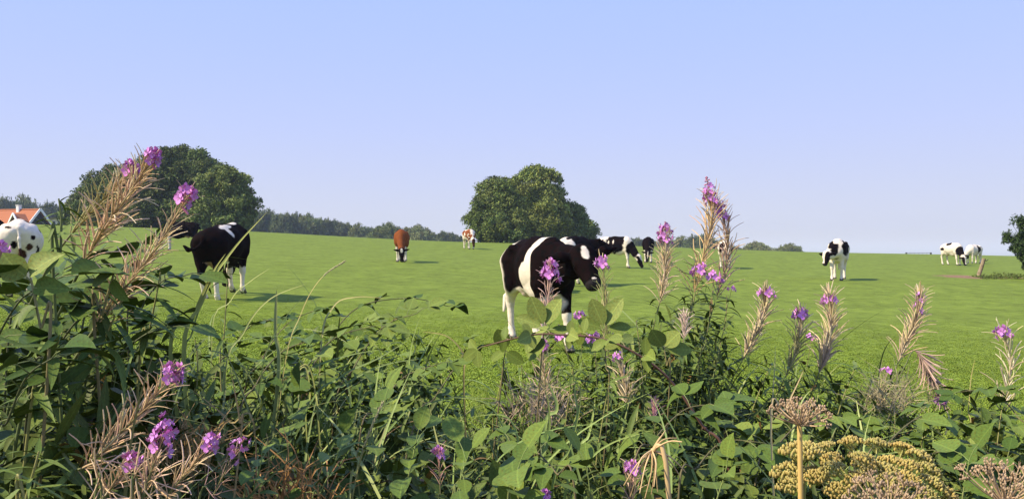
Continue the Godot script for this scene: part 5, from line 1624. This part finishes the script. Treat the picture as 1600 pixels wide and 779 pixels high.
func build_brambles() -> void:
	var red := Color(0.17, 0.085, 0.06)
	# light leaf pairs before the heifer, on one long cane
	bramble("bramble", "long brown bramble cane arching below the heifer with pale green leaf pairs", "bramble", {"thorns": true, "r": 0.0052, "bark": red, "kind": "oval",
		"pts": [[1140, 735, 2.5], [1098, 665, 2.5], [1046, 592, 2.5], [992, 551, 2.5], [940, 529, 2.5], [880, 523, 2.5], [830, 523, 2.5], [760, 540, 2.5]], "n": 9, "size": 0.070, "tones": [3, 4, 3, 2], "from": 0.40, "three": true, "toss": 0.5, "show": 1.8, "flat": 0.5})
	leaf_spray("pale upright pair of oval leaves before the heifer's belly", [[842, 620, 2.6], [846, 555, 2.6], [850, 510, 2.6]], 2.6, [[849, 506, 828, 466, 0.62, 4, 0.02], [852, 506, 874, 467, 0.60, 4, 0.02], [846, 510, 806, 493, 0.45, 4, 0.0], [846, 520, 818, 545, 0.6, 3, 0.03], [850, 528, 826, 560, 0.6, 3, 0.04], [856, 520, 892, 512, 0.4, 3, 0.02]])
	leaf_spray("spray of pale oval leaves below the heifer's nose", [[950, 640, 2.6], [947, 570, 2.6], [945, 515, 2.6]], 2.6, [[943, 508, 924, 470, 0.62, 4, 0.02], [947, 508, 968, 464, 0.55, 4, 0.02], [940, 512, 904, 500, 0.5, 3, 0.0], [950, 514, 985, 508, 0.5, 3, 0.02], [946, 522, 968, 545, 0.6, 3, 0.04]])
	leaf_spray("three round yellow green leaves at the foot of the bushy willowherbs", [[1046, 610, 2.45], [1042, 570, 2.45], [1038, 542, 2.45]], 2.45, [[1036, 541, 1019, 517, 0.75, 4, 0.03], [1040, 541, 1059, 519, 0.8, 4, 0.03], [1043, 546, 1082, 545, 0.55, 3, 0.0]])
	leaf_spray("pale rounded leaves by the heifer's hind hoof", [[782, 610, 2.7], [786, 570, 2.7], [790, 545, 2.7]], 2.7, [[792, 542, 776, 518, 0.8, 3, 0.03], [788, 548, 768, 562, 0.6, 3, 0.03], [792, 550, 816, 566, 0.6, 2, 0.03]])
	leaf_spray("large dogwood leaves in front of the spotted cow", [[74, 580, 1.3], [62, 510, 1.3], [48, 438, 1.3]], 1.3, [[46, 430, 82, 389, 0.62, 4, 0.01], [40, 432, -6, 398, 0.75, 4, 0.02], [52, 450, 100, 446, 0.5, 2, 0.01], [58, 478, 20, 500, 0.6, 1, 0.03]], "ovate")
	leaf_spray("rounded pale leaf on a stalk between the left willowherb spikes", [[150, 560, 1.45], [160, 490, 1.42], [178, 424, 1.4]], 1.4, [[180, 420, 142, 446, 0.62, 3, 0.02], [176, 436, 190, 470, 0.5, 2, 0.02]], "oval")
	leaf_spray("upright light oval leaf standing out of the seedlings, bottom middle", [[815, 850, 1.5], [812, 810, 1.5], [810, 785, 1.5]], 1.5, [[810, 778, 808, 738, 0.55, 3, 0.01], [806, 784, 780, 762, 0.6, 2, 0.02], [814, 784, 846, 770, 0.6, 2, 0.02]])
	# left mass
	var dark := [
		[[[-40, 640, 1.5], [-10, 540, 1.45], [30, 470, 1.4], [70, 445, 1.38]], 7, 0.085, "dogwood branch with dark leaves along the left edge of the picture"],
		[[[40, 660, 1.5], [80, 560, 1.5], [130, 490, 1.5], [180, 470, 1.5]], 8, 0.085, "dogwood branch arching right with dark leaves under the pale ones"],
		[[[100, 700, 1.6], [150, 600, 1.6], [215, 530, 1.6], [262, 512, 1.6]], 8, 0.08, "dark leaved dogwood branch reaching under the long straight spike"],
		[[[-30, 760, 1.3], [10, 660, 1.3], [40, 590, 1.28], [80, 560, 1.26]], 7, 0.08, "lowest dark dogwood branch at the left edge"],
		[[[200, 560, 1.9], [222, 480, 1.9], [252, 440, 1.9], [290, 430, 1.9]], 7, 0.07, "dogwood branch with half shaded leaves before the hedge gap left of the black cow"],
		[[[10, 560, 1.8], [50, 470, 1.8], [100, 420, 1.8], [150, 408, 1.8]], 8, 0.075, "upper dogwood branch with mid green leaves beneath the green spike"],
		[[[120, 560, 1.9], [160, 470, 1.9], [190, 420, 1.9], [215, 400, 1.9]], 7, 0.07, "dogwood branch pointing up between the two left spikes"]]
	for s in dark:
		bramble("dogwood", s[3], "shrub", {"r": 0.0028, "kind": "ovate", "bark": Color(0.085, 0.085, 0.04), "pts": s[0], "n": s[1] * 2, "size": s[2], "tones": [0, 0, 1, 1], "from": 0.25, "three": false, "show": 0.9, "toss": 0.5, "group": "dogwood branches of the left thicket"})
	# the bramble heap left of the middle
	var heap := [
		[[[380, 640, 3.0], [410, 560, 3.1], [450, 505, 3.2], [500, 482, 3.3]], 7, 0.075, [1, 2, 3], "bramble cane arching to the right on the left shoulder of the bramble heap"],
		[[[470, 640, 3.1], [510, 540, 3.2], [560, 480, 3.3], [640, 466, 3.4], [700, 478, 3.5]], 9, 0.075, [1, 1, 2, 0], "topmost bramble cane of the heap, its leaves dark against the pasture"],
		[[[520, 660, 2.9], [555, 570, 3.0], [600, 510, 3.1], [650, 490, 3.1]], 8, 0.085, [2, 3, 3], "bramble cane with broad light leaves in the middle of the heap"],
		[[[440, 680, 2.7], [470, 590, 2.8], [520, 530, 2.9], [580, 510, 2.9]], 8, 0.085, [2, 3, 2], "bramble cane below the topmost one with mid green leaves"],
		[[[370, 690, 2.4], [400, 600, 2.5], [440, 550, 2.6], [490, 530, 2.6]], 7, 0.08, [0, 1, 1], "dark bramble cane at the left foot of the heap"],
		[[[560, 700, 2.4], [590, 640, 2.5], [630, 590, 2.6], [680, 570, 2.6]], 7, 0.075, [2, 3, 2], "bramble cane drooping to the right foot of the heap"],
		[[[330, 620, 2.6], [360, 550, 2.7], [390, 510, 2.8], [420, 500, 2.8]], 6, 0.075, [0, 1], "bramble cane joining the heap to the left thicket"],
		[[[640, 690, 2.5], [680, 620, 2.7], [720, 560, 2.8], [726, 545, 2.8]], 6, 0.07, [2, 1], "thin bramble cane bending toward the heifer's hind legs"],
		[[[980, 760, 2.0], [1020, 690, 2.1], [1070, 640, 2.2], [1120, 632, 2.2]], 7, 0.085, [1, 2, 1], "bramble cane with broad leaves in front of the bushy willowherbs"],
		[[[1060, 790, 1.9], [1090, 730, 2.0], [1130, 690, 2.1], [1180, 690, 2.1]], 7, 0.085, [1, 1, 2], "bramble cane left of the dry umbel on the straw stalk"],
		[[[1180, 760, 2.2], [1220, 690, 2.3], [1270, 650, 2.4], [1330, 655, 2.4]], 7, 0.075, [2, 1, 3], "bramble cane behind the dry umbel on the straw stalk"],
		[[[1340, 760, 2.2], [1390, 690, 2.3], [1440, 650, 2.4], [1480, 655, 2.4]], 7, 0.075, [2, 1, 2], "bramble cane rising behind the ochre seed head"],
		[[[1600, 800, 2.2], [1570, 730, 2.3], [1520, 700, 2.3], [1440, 712, 2.3]], 7, 0.08, [0, 1, 1], "dark stemmed bramble cane reaching left over the bottom right corner"],
		[[[1620, 720, 2.7], [1590, 650, 2.8], [1550, 612, 2.9], [1500, 612, 2.9]], 7, 0.08, [0, 1, 1], "bramble cane with dark leaves below the rightmost spike"],
		[[[900, 790, 1.8], [870, 740, 1.9], [830, 700, 2.0], [780, 690, 2.0]], 7, 0.08, [1, 2, 1], "bramble cane creeping left along the bottom middle"]]
	for s in heap:
		bramble("bramble", s[4], "bramble", {"thorns": true, "r": 0.0032, "bark": Color(0.14, 0.11, 0.055), "pts": s[0], "n": s[1], "size": s[2], "tones": s[3], "from": 0.28, "show": 0.35, "toss": 0.4, "group": "bramble canes of the hedge bank"})
	# soft round leaved seedlings along the bottom
	var low := [
		[[[700, 830, 1.55], [712, 780, 1.55], [722, 740, 1.55], [730, 716, 1.55]], 10, 0.062, "round leaved seedling at the bottom, left of the magenta head"],
		[[[790, 830, 1.5], [798, 790, 1.5], [806, 752, 1.5], [812, 724, 1.5]], 9, 0.066, "round leaved seedling with an upright light leaf at the bottom middle"],
		[[[620, 830, 1.65], [632, 770, 1.65], [644, 720, 1.65], [650, 690, 1.65]], 10, 0.064, "round leaved seedling at the bottom beneath the bramble heap"],
		[[[480, 830, 1.7], [500, 770, 1.7], [520, 730, 1.7], [528, 706, 1.7]], 8, 0.062, "round leaved seedling right of the orange dry grass nest"],
		[[[380, 830, 1.6], [392, 780, 1.6], [402, 744, 1.6], [408, 720, 1.6]], 8, 0.06, "round leaved seedling left of the orange dry grass nest"],
		[[[930, 830, 1.7], [924, 790, 1.7], [920, 750, 1.7], [916, 730, 1.7]], 8, 0.06, "round leaved seedling left of the low pink willowherb head"],
		[[[1110, 840, 1.75], [1118, 790, 1.75], [1130, 750, 1.75], [1136, 728, 1.75]], 8, 0.07, "broad leaved seedling right of the folded straw umbel"],
		[[[560, 760, 2.0], [574, 700, 2.0], [590, 660, 2.0], [600, 636, 2.0]], 9, 0.066, "broad leaved seedling under the drooping heap cane"],
		[[[440, 740, 2.1], [452, 690, 2.1], [462, 650, 2.1], [468, 626, 2.1]], 9, 0.066, "broad leaved seedling at the foot of the heap above the dry nest"],
		[[[1500, 830, 1.9], [1506, 770, 1.9], [1512, 735, 1.9], [1516, 716, 1.9]], 8, 0.07, "broad dark leaved seedling right of the ochre seed head"]]
	for s in low:
		bramble("seedling", s[3], "weed", {"r": 0.0024, "kind": "oval" if s[2] < 0.065 else "heart", "bark": Color(0.20, 0.22, 0.08), "pts": s[0], "n": s[1], "size": s[2], "tones": [1, 2, 2, 1], "from": 0.35, "three": false, "show": 0.9, "toss": 0.4, "group": "round leaved seedlings along the bank"})

func build_grasses() -> void:
	var g := Color(0.24, 0.31, 0.10)
	var straw := Color(0.50, 0.44, 0.20)
	grass_plant("long broad grass blade crossing the left black cow up to the skyline", [{"pts": [[290, 620, 1.9], [316, 470, 1.9], [360, 395, 1.9], [416, 332, 1.9]], "w": 0.011}, {"pts": [[270, 600, 1.9], [300, 500, 1.9], [330, 430, 1.9], [352, 396, 1.9]], "w": 0.010}], Color(0.32, 0.36, 0.12))
	grass_plant("thin arched grass stalk curving right below the left black cow", [{"pts": [[350, 620, 2.4], [380, 520, 2.4], [420, 468, 2.4], [476, 444, 2.4]], "w": 0.006}, {"pts": [[432, 620, 2.5], [430, 520, 2.5], [431, 470, 2.5], [432, 452, 2.5]], "w": 0.013}, {"pts": [[330, 560, 2.4], [360, 470, 2.4], [390, 440, 2.4], [420, 420, 2.4]], "w": 0.004}], Color(0.36, 0.40, 0.16))
	grass_plant("slanting pale grass stalk alone on the pasture below the brown cow", [{"pts": [[440, 600, 2.6], [470, 490, 2.6], [500, 436, 2.6], [537, 409, 2.6]], "w": 0.0035, "ear": 0.22}], straw)
	grass_plant("dark thin grass stalk slanting over the left side of the bramble heap", [{"pts": [[400, 640, 2.3], [420, 540, 2.3], [450, 490, 2.3], [476, 462, 2.3]], "w": 0.004}, {"pts": [[290, 610, 2.2], [300, 520, 2.2], [320, 460, 2.2], [330, 432, 2.2]], "w": 0.006}], Color(0.08, 0.12, 0.05))
	grass_plant("straw coloured hooked grass stem at the right end of the bramble heap", [{"pts": [[725, 620, 2.9], [726, 560, 2.9], [700, 526, 2.9], [660, 518, 2.9]], "w": 0.006}], Color(0.42, 0.34, 0.16))
	grass_plant("bent pale grass culm lying along the top of the bramble heap", [{"pts": [[500, 560, 3.2], [520, 480, 3.3], [556, 464, 3.3], [600, 466, 3.3]], "w": 0.007}], Color(0.44, 0.40, 0.18))
	grass_plant("green arching grass with a drooping ear in front of the bramble heap", [{"pts": [[480, 700, 2.2], [484, 620, 2.2], [478, 575, 2.2], [466, 585, 2.2], [468, 640, 2.2]], "w": 0.005, "ear": 0.25}, {"pts": [[500, 700, 2.2], [492, 610, 2.2], [480, 570, 2.2], [462, 578, 2.2]], "w": 0.005}], Color(0.36, 0.38, 0.14))
	grass_plant("pale green seed spike of a plantain like grass at the bottom, left of the middle", [{"pts": [[545, 800, 1.75], [556, 740, 1.75], [575, 680, 1.75], [597, 630, 1.75]], "w": 0.005, "ear": 0.38}], Color(0.40, 0.42, 0.20))
	grass_plant("dry curved stalk hanging left of the bramble heap above the pink flowers", [{"pts": [[372, 720, 1.7], [374, 660, 1.7], [366, 610, 1.7], [361, 582, 1.7]], "w": 0.004}], Color(0.46, 0.32, 0.16))
	grass_plant("fan of long grass blades at the bottom middle right of the seedlings", [{"pts": [[800, 760, 2.2], [790, 680, 2.2], [760, 630, 2.2], [700, 620, 2.2]], "w": 0.007}, {"pts": [[815, 780, 2.2], [810, 690, 2.2], [790, 650, 2.2], [740, 650, 2.2]], "w": 0.008}, {"pts": [[840, 780, 2.2], [856, 690, 2.2], [858, 640, 2.2], [850, 600, 2.2]], "w": 0.009}, {"pts": [[860, 790, 2.2], [890, 700, 2.2], [905, 640, 2.2], [908, 600, 2.2]], "w": 0.008}, {"pts": [[880, 790, 2.1], [920, 720, 2.1], [960, 690, 2.1], [1020, 672, 2.1]], "w": 0.007}], Color(0.25, 0.33, 0.11))
	grass_plant("upright bright grass blades right of the dry grass below the heifer", [{"pts": [[890, 720, 2.5], [902, 650, 2.5], [898, 610, 2.5], [902, 590, 2.5]], "w": 0.010}, {"pts": [[900, 740, 2.5], [920, 680, 2.5], [928, 640, 2.5], [930, 620, 2.5]], "w": 0.010}, {"pts": [[960, 760, 2.4], [965, 700, 2.4], [975, 660, 2.4], [985, 620, 2.4]], "w": 0.009}, {"pts": [[850, 700, 2.5], [870, 640, 2.5], [862, 610, 2.5], [856, 598, 2.5]], "w": 0.013}], Color(0.28, 0.36, 0.13))
	grass_plant("thin pale grass stalk standing alone between two right hand spikes", [{"pts": [[1206, 680, 3.2], [1208, 620, 3.2], [1211, 570, 3.2], [1212, 540, 3.2]], "w": 0.006}], Color(0.46, 0.48, 0.30))
	grass_plant("bare straw stalk leaning right above the dry umbel", [{"pts": [[1205, 680, 2.0], [1226, 640, 2.0], [1246, 600, 2.0], [1256, 578, 2.0]], "w": 0.005}], Color(0.55, 0.44, 0.26))
	grass_plant("short pale stalk standing left of the rightmost spike", [{"pts": [[1510, 700, 3.0], [1514, 640, 3.0], [1518, 590, 3.0], [1524, 562, 3.0]], "w": 0.004}], straw)
	grass_plant("tangle of straw stalks crossing the gap at the lower left", [{"pts": [[400, 700, 1.9], [360, 660, 1.9], [330, 632, 1.9], [300, 610, 1.9]], "w": 0.004}, {"pts": [[420, 720, 1.9], [380, 680, 1.9], [340, 640, 1.9], [310, 628, 1.9]], "w": 0.003}, {"pts": [[270, 720, 1.8], [276, 690, 1.8], [282, 660, 1.8], [290, 640, 1.8]], "w": 0.003}], Color(0.46, 0.36, 0.18))
	grass_plant("dry reddish stalks fanning over the orange grass nest", [{"pts": [[470, 780, 1.8], [450, 730, 1.8], [420, 700, 1.8], [396, 680, 1.8]], "w": 0.004}, {"pts": [[440, 790, 1.8], [450, 720, 1.8], [448, 690, 1.8], [440, 660, 1.8]], "w": 0.003}, {"pts": [[480, 790, 1.8], [470, 740, 1.8], [458, 700, 1.8], [430, 668, 1.8]], "w": 0.0035}], Color(0.50, 0.28, 0.12))
	grass_plant("sheaf of grass blades lying to the right across the bramble heap", [{"pts": [[430, 640, 2.7], [480, 580, 2.7], [540, 556, 2.7], [600, 545, 2.7]], "w": 0.010}, {"pts": [[500, 650, 2.7], [540, 600, 2.7], [600, 570, 2.7], [660, 560, 2.7]], "w": 0.010}, {"pts": [[470, 660, 2.6], [530, 590, 2.6], [590, 560, 2.6], [640, 530, 2.6]], "w": 0.008}, {"pts": [[540, 660, 2.6], [590, 610, 2.6], [650, 600, 2.6], [700, 612, 2.6]], "w": 0.009}, {"pts": [[560, 680, 2.6], [620, 620, 2.6], [660, 590, 2.6], [690, 556, 2.6]], "w": 0.007}, {"pts": [[600, 680, 2.6], [650, 640, 2.6], [710, 620, 2.6], [770, 625, 2.6]], "w": 0.008}], Color(0.19, 0.27, 0.10))
	# withered clumps: one heap of thin dry blades each
	for q in [[446, 760, 1.75, 0.12, Color(0.42, 0.22, 0.08), "nest of orange brown withered grass at the bottom left of the middle", 130, 0.12], [846, 620, 2.8, 0.13, Color(0.48, 0.37, 0.24), "pale withered grass clump below the heifer's fore hoof", 170, 0.14], [280, 690, 1.7, 0.10, Color(0.34, 0.22, 0.09), "small brown withered patch beside the violet flower cluster", 140, 0.12], [1390, 600, 3.3, 0.12, Color(0.42, 0.36, 0.20), "withered stalks left of the snapped spike", 120, 0.22]]:
		var o := at(q[0], q[1], q[2])
		var base := Vector3(o.x, ground(o.x, o.z), o.z)
		var t := thing("withered_grass", q[5], "dry grass", base)
		var b := Mb.new()
		for i in q[6]:
			var p: Vector3 = o - base + rvec() * q[3] * Vector3(1.2, 0.6, 0.8) * pow(rng.randf(), 0.5) - Vector3(0, q[7] * 0.5, 0)
			var d := (rvec() * Vector3(1, 0.5, 1) + Vector3(0, 0.7, 0)).normalized()
			var l: float = q[7] * rr(0.5, 1.2)
			var c: Color = q[4] * rr(0.6, 1.3)
			ribbon(b, PackedVector3Array([p, p + d * l * 0.5 + Vector3(0, 0.02, 0), p + d * l + rvec() * l * 0.15]), 0.003, Vector3(0.2, 0.6, 1).normalized(), c, c)
		part("blades", b.done(), M.blade_any, t).set_meta("kind", "stuff")
		var st := Mb.new()
		for i in 5:
			var e: Vector3 = o - base + rvec() * q[3] * 0.6
			st.tube(PackedVector3Array([Vector3(e.x * 0.5, 0, e.z * 0.5), e * 0.5 + Vector3(0.01, 0, 0), e]), 0.002, 0.0012, 4, q[4], q[4])
		part("stalks", st.done(), M.seed, t)

# ------------------------------------------------------------------ undergrowth that nobody could count
func build_undergrowth() -> void:
	# heaps: [column, top row, distance, half width in metres, half depth, broad, narrow, grassy, tone]
	var heaps := [
		[10, 440, 1.9, 0.30, 0.3, 5, 2, 0, 0.75], [120, 450, 2.0, 0.30, 0.3, 5, 3, 0, 0.75], [220, 480, 2.1, 0.24, 0.3, 3, 4, 1, 0.8], [40, 560, 1.5, 0.25, 0.25, 4, 4, 0, 0.65], [160, 580, 1.6, 0.25, 0.25, 3, 5, 0, 0.65], [60, 690, 1.3, 0.22, 0.2, 3, 4, 1, 0.7], [20, 600, 1.25, 0.2, 0.15, 4, 3, 0, 0.8], [110, 650, 1.3, 0.2, 0.15, 3, 4, 0, 0.75], [90, 520, 1.6, 0.25, 0.2, 5, 2, 0, 0.8], [200, 640, 1.6, 0.2, 0.15, 2, 5, 1, 0.75], [180, 520, 1.9, 0.25, 0.2, 5, 3, 0, 0.8], [0, 740, 1.15, 0.15, 0.12, 2, 5, 1, 0.9], [110, 760, 1.2, 0.16, 0.12, 1, 5, 1, 0.8], [250, 600, 1.9, 0.22, 0.25, 2, 5, 2, 0.7],
		[310, 520, 2.8, 0.24, 0.3, 2, 4, 3, 0.85], [330, 600, 2.3, 0.24, 0.25, 2, 4, 3, 0.75], [190, 720, 1.5, 0.22, 0.2, 2, 4, 1, 0.6], [330, 690, 1.8, 0.2, 0.2, 3, 3, 2, 0.75],
		[410, 525, 3.1, 0.28, 0.35, 5, 2, 2, 1.05], [500, 500, 3.4, 0.30, 0.35, 6, 1, 2, 1.2], [590, 492, 3.5, 0.30, 0.35, 6, 1, 2, 1.25], [660, 520, 3.5, 0.20, 0.3, 4, 2, 3, 1.2], [420, 610, 2.6, 0.28, 0.3, 4, 3, 4, 1.0], [530, 610, 2.7, 0.30, 0.3, 3, 3, 6, 1.05], [630, 630, 2.7, 0.24, 0.3, 3, 3, 4, 0.9], [560, 690, 2.1, 0.26, 0.25, 5, 3, 2, 0.85], [460, 720, 1.9, 0.22, 0.2, 4, 2, 3, 0.85], [650, 710, 1.9, 0.22, 0.2, 6, 2, 2, 0.9],
		[735, 660, 2.9, 0.20, 0.3, 3, 3, 4, 0.95], [800, 590, 3.1, 0.18, 0.25, 2, 5, 3, 1.0], [870, 560, 3.2, 0.22, 0.3, 1, 7, 3, 1.0], [940, 540, 3.2, 0.22, 0.3, 2, 6, 2, 0.95], [850, 665, 2.6, 0.26, 0.25, 2, 5, 4, 0.9], [770, 715, 2.1, 0.24, 0.25, 5, 3, 3, 0.9], [890, 725, 2.1, 0.24, 0.25, 5, 3, 3, 0.85], [950, 650, 2.7, 0.2, 0.25, 2, 6, 2, 0.85],
		[1010, 505, 3.3, 0.20, 0.3, 1, 8, 1, 0.95], [1066, 450, 3.4, 0.20, 0.3, 1, 10, 1, 0.95], [1108, 465, 3.4, 0.17, 0.3, 1, 9, 1, 1.0], [1050, 615, 2.9, 0.28, 0.3, 4, 5, 1, 0.8], [1140, 625, 3.0, 0.24, 0.3, 3, 6, 1, 0.9], [1100, 695, 2.3, 0.28, 0.25, 6, 2, 1, 0.85], [1000, 710, 2.1, 0.24, 0.2, 5, 3, 2, 0.8],
		[1205, 580, 3.4, 0.24, 0.3, 1, 7, 2, 1.0], [1280, 572, 3.5, 0.24, 0.3, 1, 7, 2, 1.05], [1340, 592, 3.6, 0.18, 0.3, 1, 6, 3, 1.1], [1400, 598, 3.5, 0.22, 0.3, 2, 5, 3, 1.1], [1250, 665, 2.7, 0.26, 0.3, 5, 3, 2, 0.95], [1370, 670, 2.7, 0.26, 0.3, 5, 3, 2, 1.0], [1460, 628, 3.1, 0.18, 0.25, 4, 3, 2, 0.95], [1555, 615, 2.9, 0.22, 0.25, 6, 3, 1, 0.85], [1540, 715, 2.4, 0.26, 0.25, 6, 2, 1, 0.9], [1600, 650, 2.6, 0.2, 0.25, 5, 3, 1, 0.85], [1330, 765, 1.9, 0.3, 0.25, 5, 3, 2, 0.85], [1490, 765, 1.9, 0.24, 0.2, 4, 3, 3, 0.9], [1190, 735, 2.0, 0.24, 0.25, 6, 2, 2, 0.85], [1090, 765, 1.8, 0.24, 0.2, 5, 2, 2, 0.85]]
	var sets := {}
	for key in ["ovate0", "ovate1", "oval1", "heart0", "lance0", "lance1", "lance2", "blade0", "blade1", "blade2"]:
		sets[key] = [[], []]
	for h in heaps:
		var top := at(h[0], h[1], h[2])
		var g := ground(top.x, top.z)
		var tall := top.y - g
		var c := Vector3(top.x, g + tall * 0.42, top.z - 0.1)
		var r := Vector3(h[3], tall * 0.58, h[4])
		var kinds := [[h[5], ["ovate0", "ovate1", "oval1", "heart0"], 0.030, 0.072], [h[6], ["lance0", "lance1", "lance2"], 0.05, 0.12], [h[7], ["blade0", "blade1", "blade2"], 0.18, 0.42]]
		for k in 3:
			var kind: Array = kinds[k]
			var n: int = int(kind[0] * [150, 190, 30][k] * (h[3] / 0.24) * clampf(tall, 0.4, 1.2))
			for i in n:
				var dir := rvec()
				var q := pow(rng.randf(), 0.45)
				var o := c + dir * r * q * rr(0.9, 1.05)
				if o.y < g + 0.02: o.y = g + rr(0.02, 0.25)
				var d := (dir * Vector3(1, 0.3, 1) * 0.8 + rvec() * 0.7 + Vector3(0, -0.1 if k < 2 else 1.1, 0)).normalized()
				var up := (Vector3.UP + rvec() * 0.5 + dir * 0.5).normalized()
				var len := rr(kind[2], kind[3])
				var name: String = kind[1][rng.randi_range(0, kind[1].size() - 1)]
				var w := rr(0.85, 1.15)
				sets[name][0].append(Transform3D(facing(d, up).scaled_local(Vector3(len * w * (1.0 if k < 2 else 0.8), len, len)), o))
				var l: float = rr(0.65, 1.3) * h[8]
				var yel := rr(0.0, 1.0) * rr(0.0, 1.0)
				var col := Color(0.125, 0.195, 0.042).lerp(Color(0.28, 0.35, 0.075), yel) * l
				if k == 1: col = Color(0.145, 0.215, 0.052).lerp(Color(0.28, 0.34, 0.09), yel) * l
				if k == 2: col = Color(0.19, 0.27, 0.075).lerp(Color(0.40, 0.38, 0.16), yel) * l
				if rng.randf() < 0.03: col = Color(0.26, 0.17, 0.07) * rr(0.7, 1.2)
				sets[name][1].append(col)
	for key in sets:
		var broad: bool = not (key.begins_with("lance") or key.begins_with("blade"))
		var mat: Material = M.leaf_any if broad else (M.lance_any if key.begins_with("lance") else M.blade_any)
		var o := scatter("undergrowth_leaves" if not key.begins_with("blade") else "undergrowth_grass", leafmesh[key], mat, sets[key][0], sets[key][1], self)
		o.set_meta("label", "low green undergrowth filling the hedge bank")

func _ready() -> void:
	rng.seed = 20240719
	var cam := Camera3D.new()
	cam.name = "camera"
	cam.position = EYE
	cam.fov = rad_to_deg(2.0 * atan(389.5 / F))
	cam.rotation.x = atan((LEVEL - 389.5) / F)     # eye level a little above the middle of the picture
	cam.near = 0.05
	cam.far = 2000.0
	cam_basis = Basis(Vector3.RIGHT, cam.rotation.x)
	cam.current = true
	add_child(cam)
	var env := Environment.new()
	env.background_mode = Environment.BG_SKY
	var sky := Sky.new()
	var sm := ProceduralSkyMaterial.new()
	sm.sky_top_color = Color(0.212, 0.308, 0.665).linear_to_srgb()
	sm.sky_horizon_color = Color(0.415, 0.425, 0.462).linear_to_srgb()
	sm.sky_curve = 0.14
	sm.ground_bottom_color = Color(0.10, 0.14, 0.04).linear_to_srgb()
	sm.ground_horizon_color = Color(0.52, 0.545, 0.65).linear_to_srgb()
	sm.ground_curve = 0.02
	sm.sun_angle_max = 1.0
	sky.sky_material = sm
	env.sky = sky
	env.tonemap_mode = Environment.TONE_MAPPER_LINEAR
	env.tonemap_exposure = 1.8
	env.fog_enabled = true
	env.fog_density = 0.0004
	env.fog_light_color = Color(0.80, 0.86, 0.95)
	env.sdfgi_enabled = true
	env.ssao_enabled = true
	env.ssil_enabled = true
	var we := WorldEnvironment.new()
	we.name = "environment"
	we.environment = env
	add_child(we)
	var sun := DirectionalLight3D.new()
	sun.name = "sun"
	sun.light_color = Color(1.0, 0.94, 0.83)
	sun.light_energy = 1.25
	sun.light_angular_distance = 0.5
	sun.shadow_enabled = true
	add_child(sun)
	sun.look_at_from_position(Vector3(-0.70, 0.68, 0.22), Vector3.ZERO)

	var t0 := Time.get_ticks_msec()
	fit_land()
	make_materials()
	build_land()
	build_farm()
	build_trees()
	build_bush_right()
	print("land ", Time.get_ticks_msec() - t0)
	build_turf()
	print("turf ", Time.get_ticks_msec() - t0)
	build_cattle()
	print("cattle ", Time.get_ticks_msec() - t0)
	hogweed()
	build_willowherbs()
	build_brambles()
	build_grasses()
	build_undergrowth()
	print("plants ", Time.get_ticks_msec() - t0)
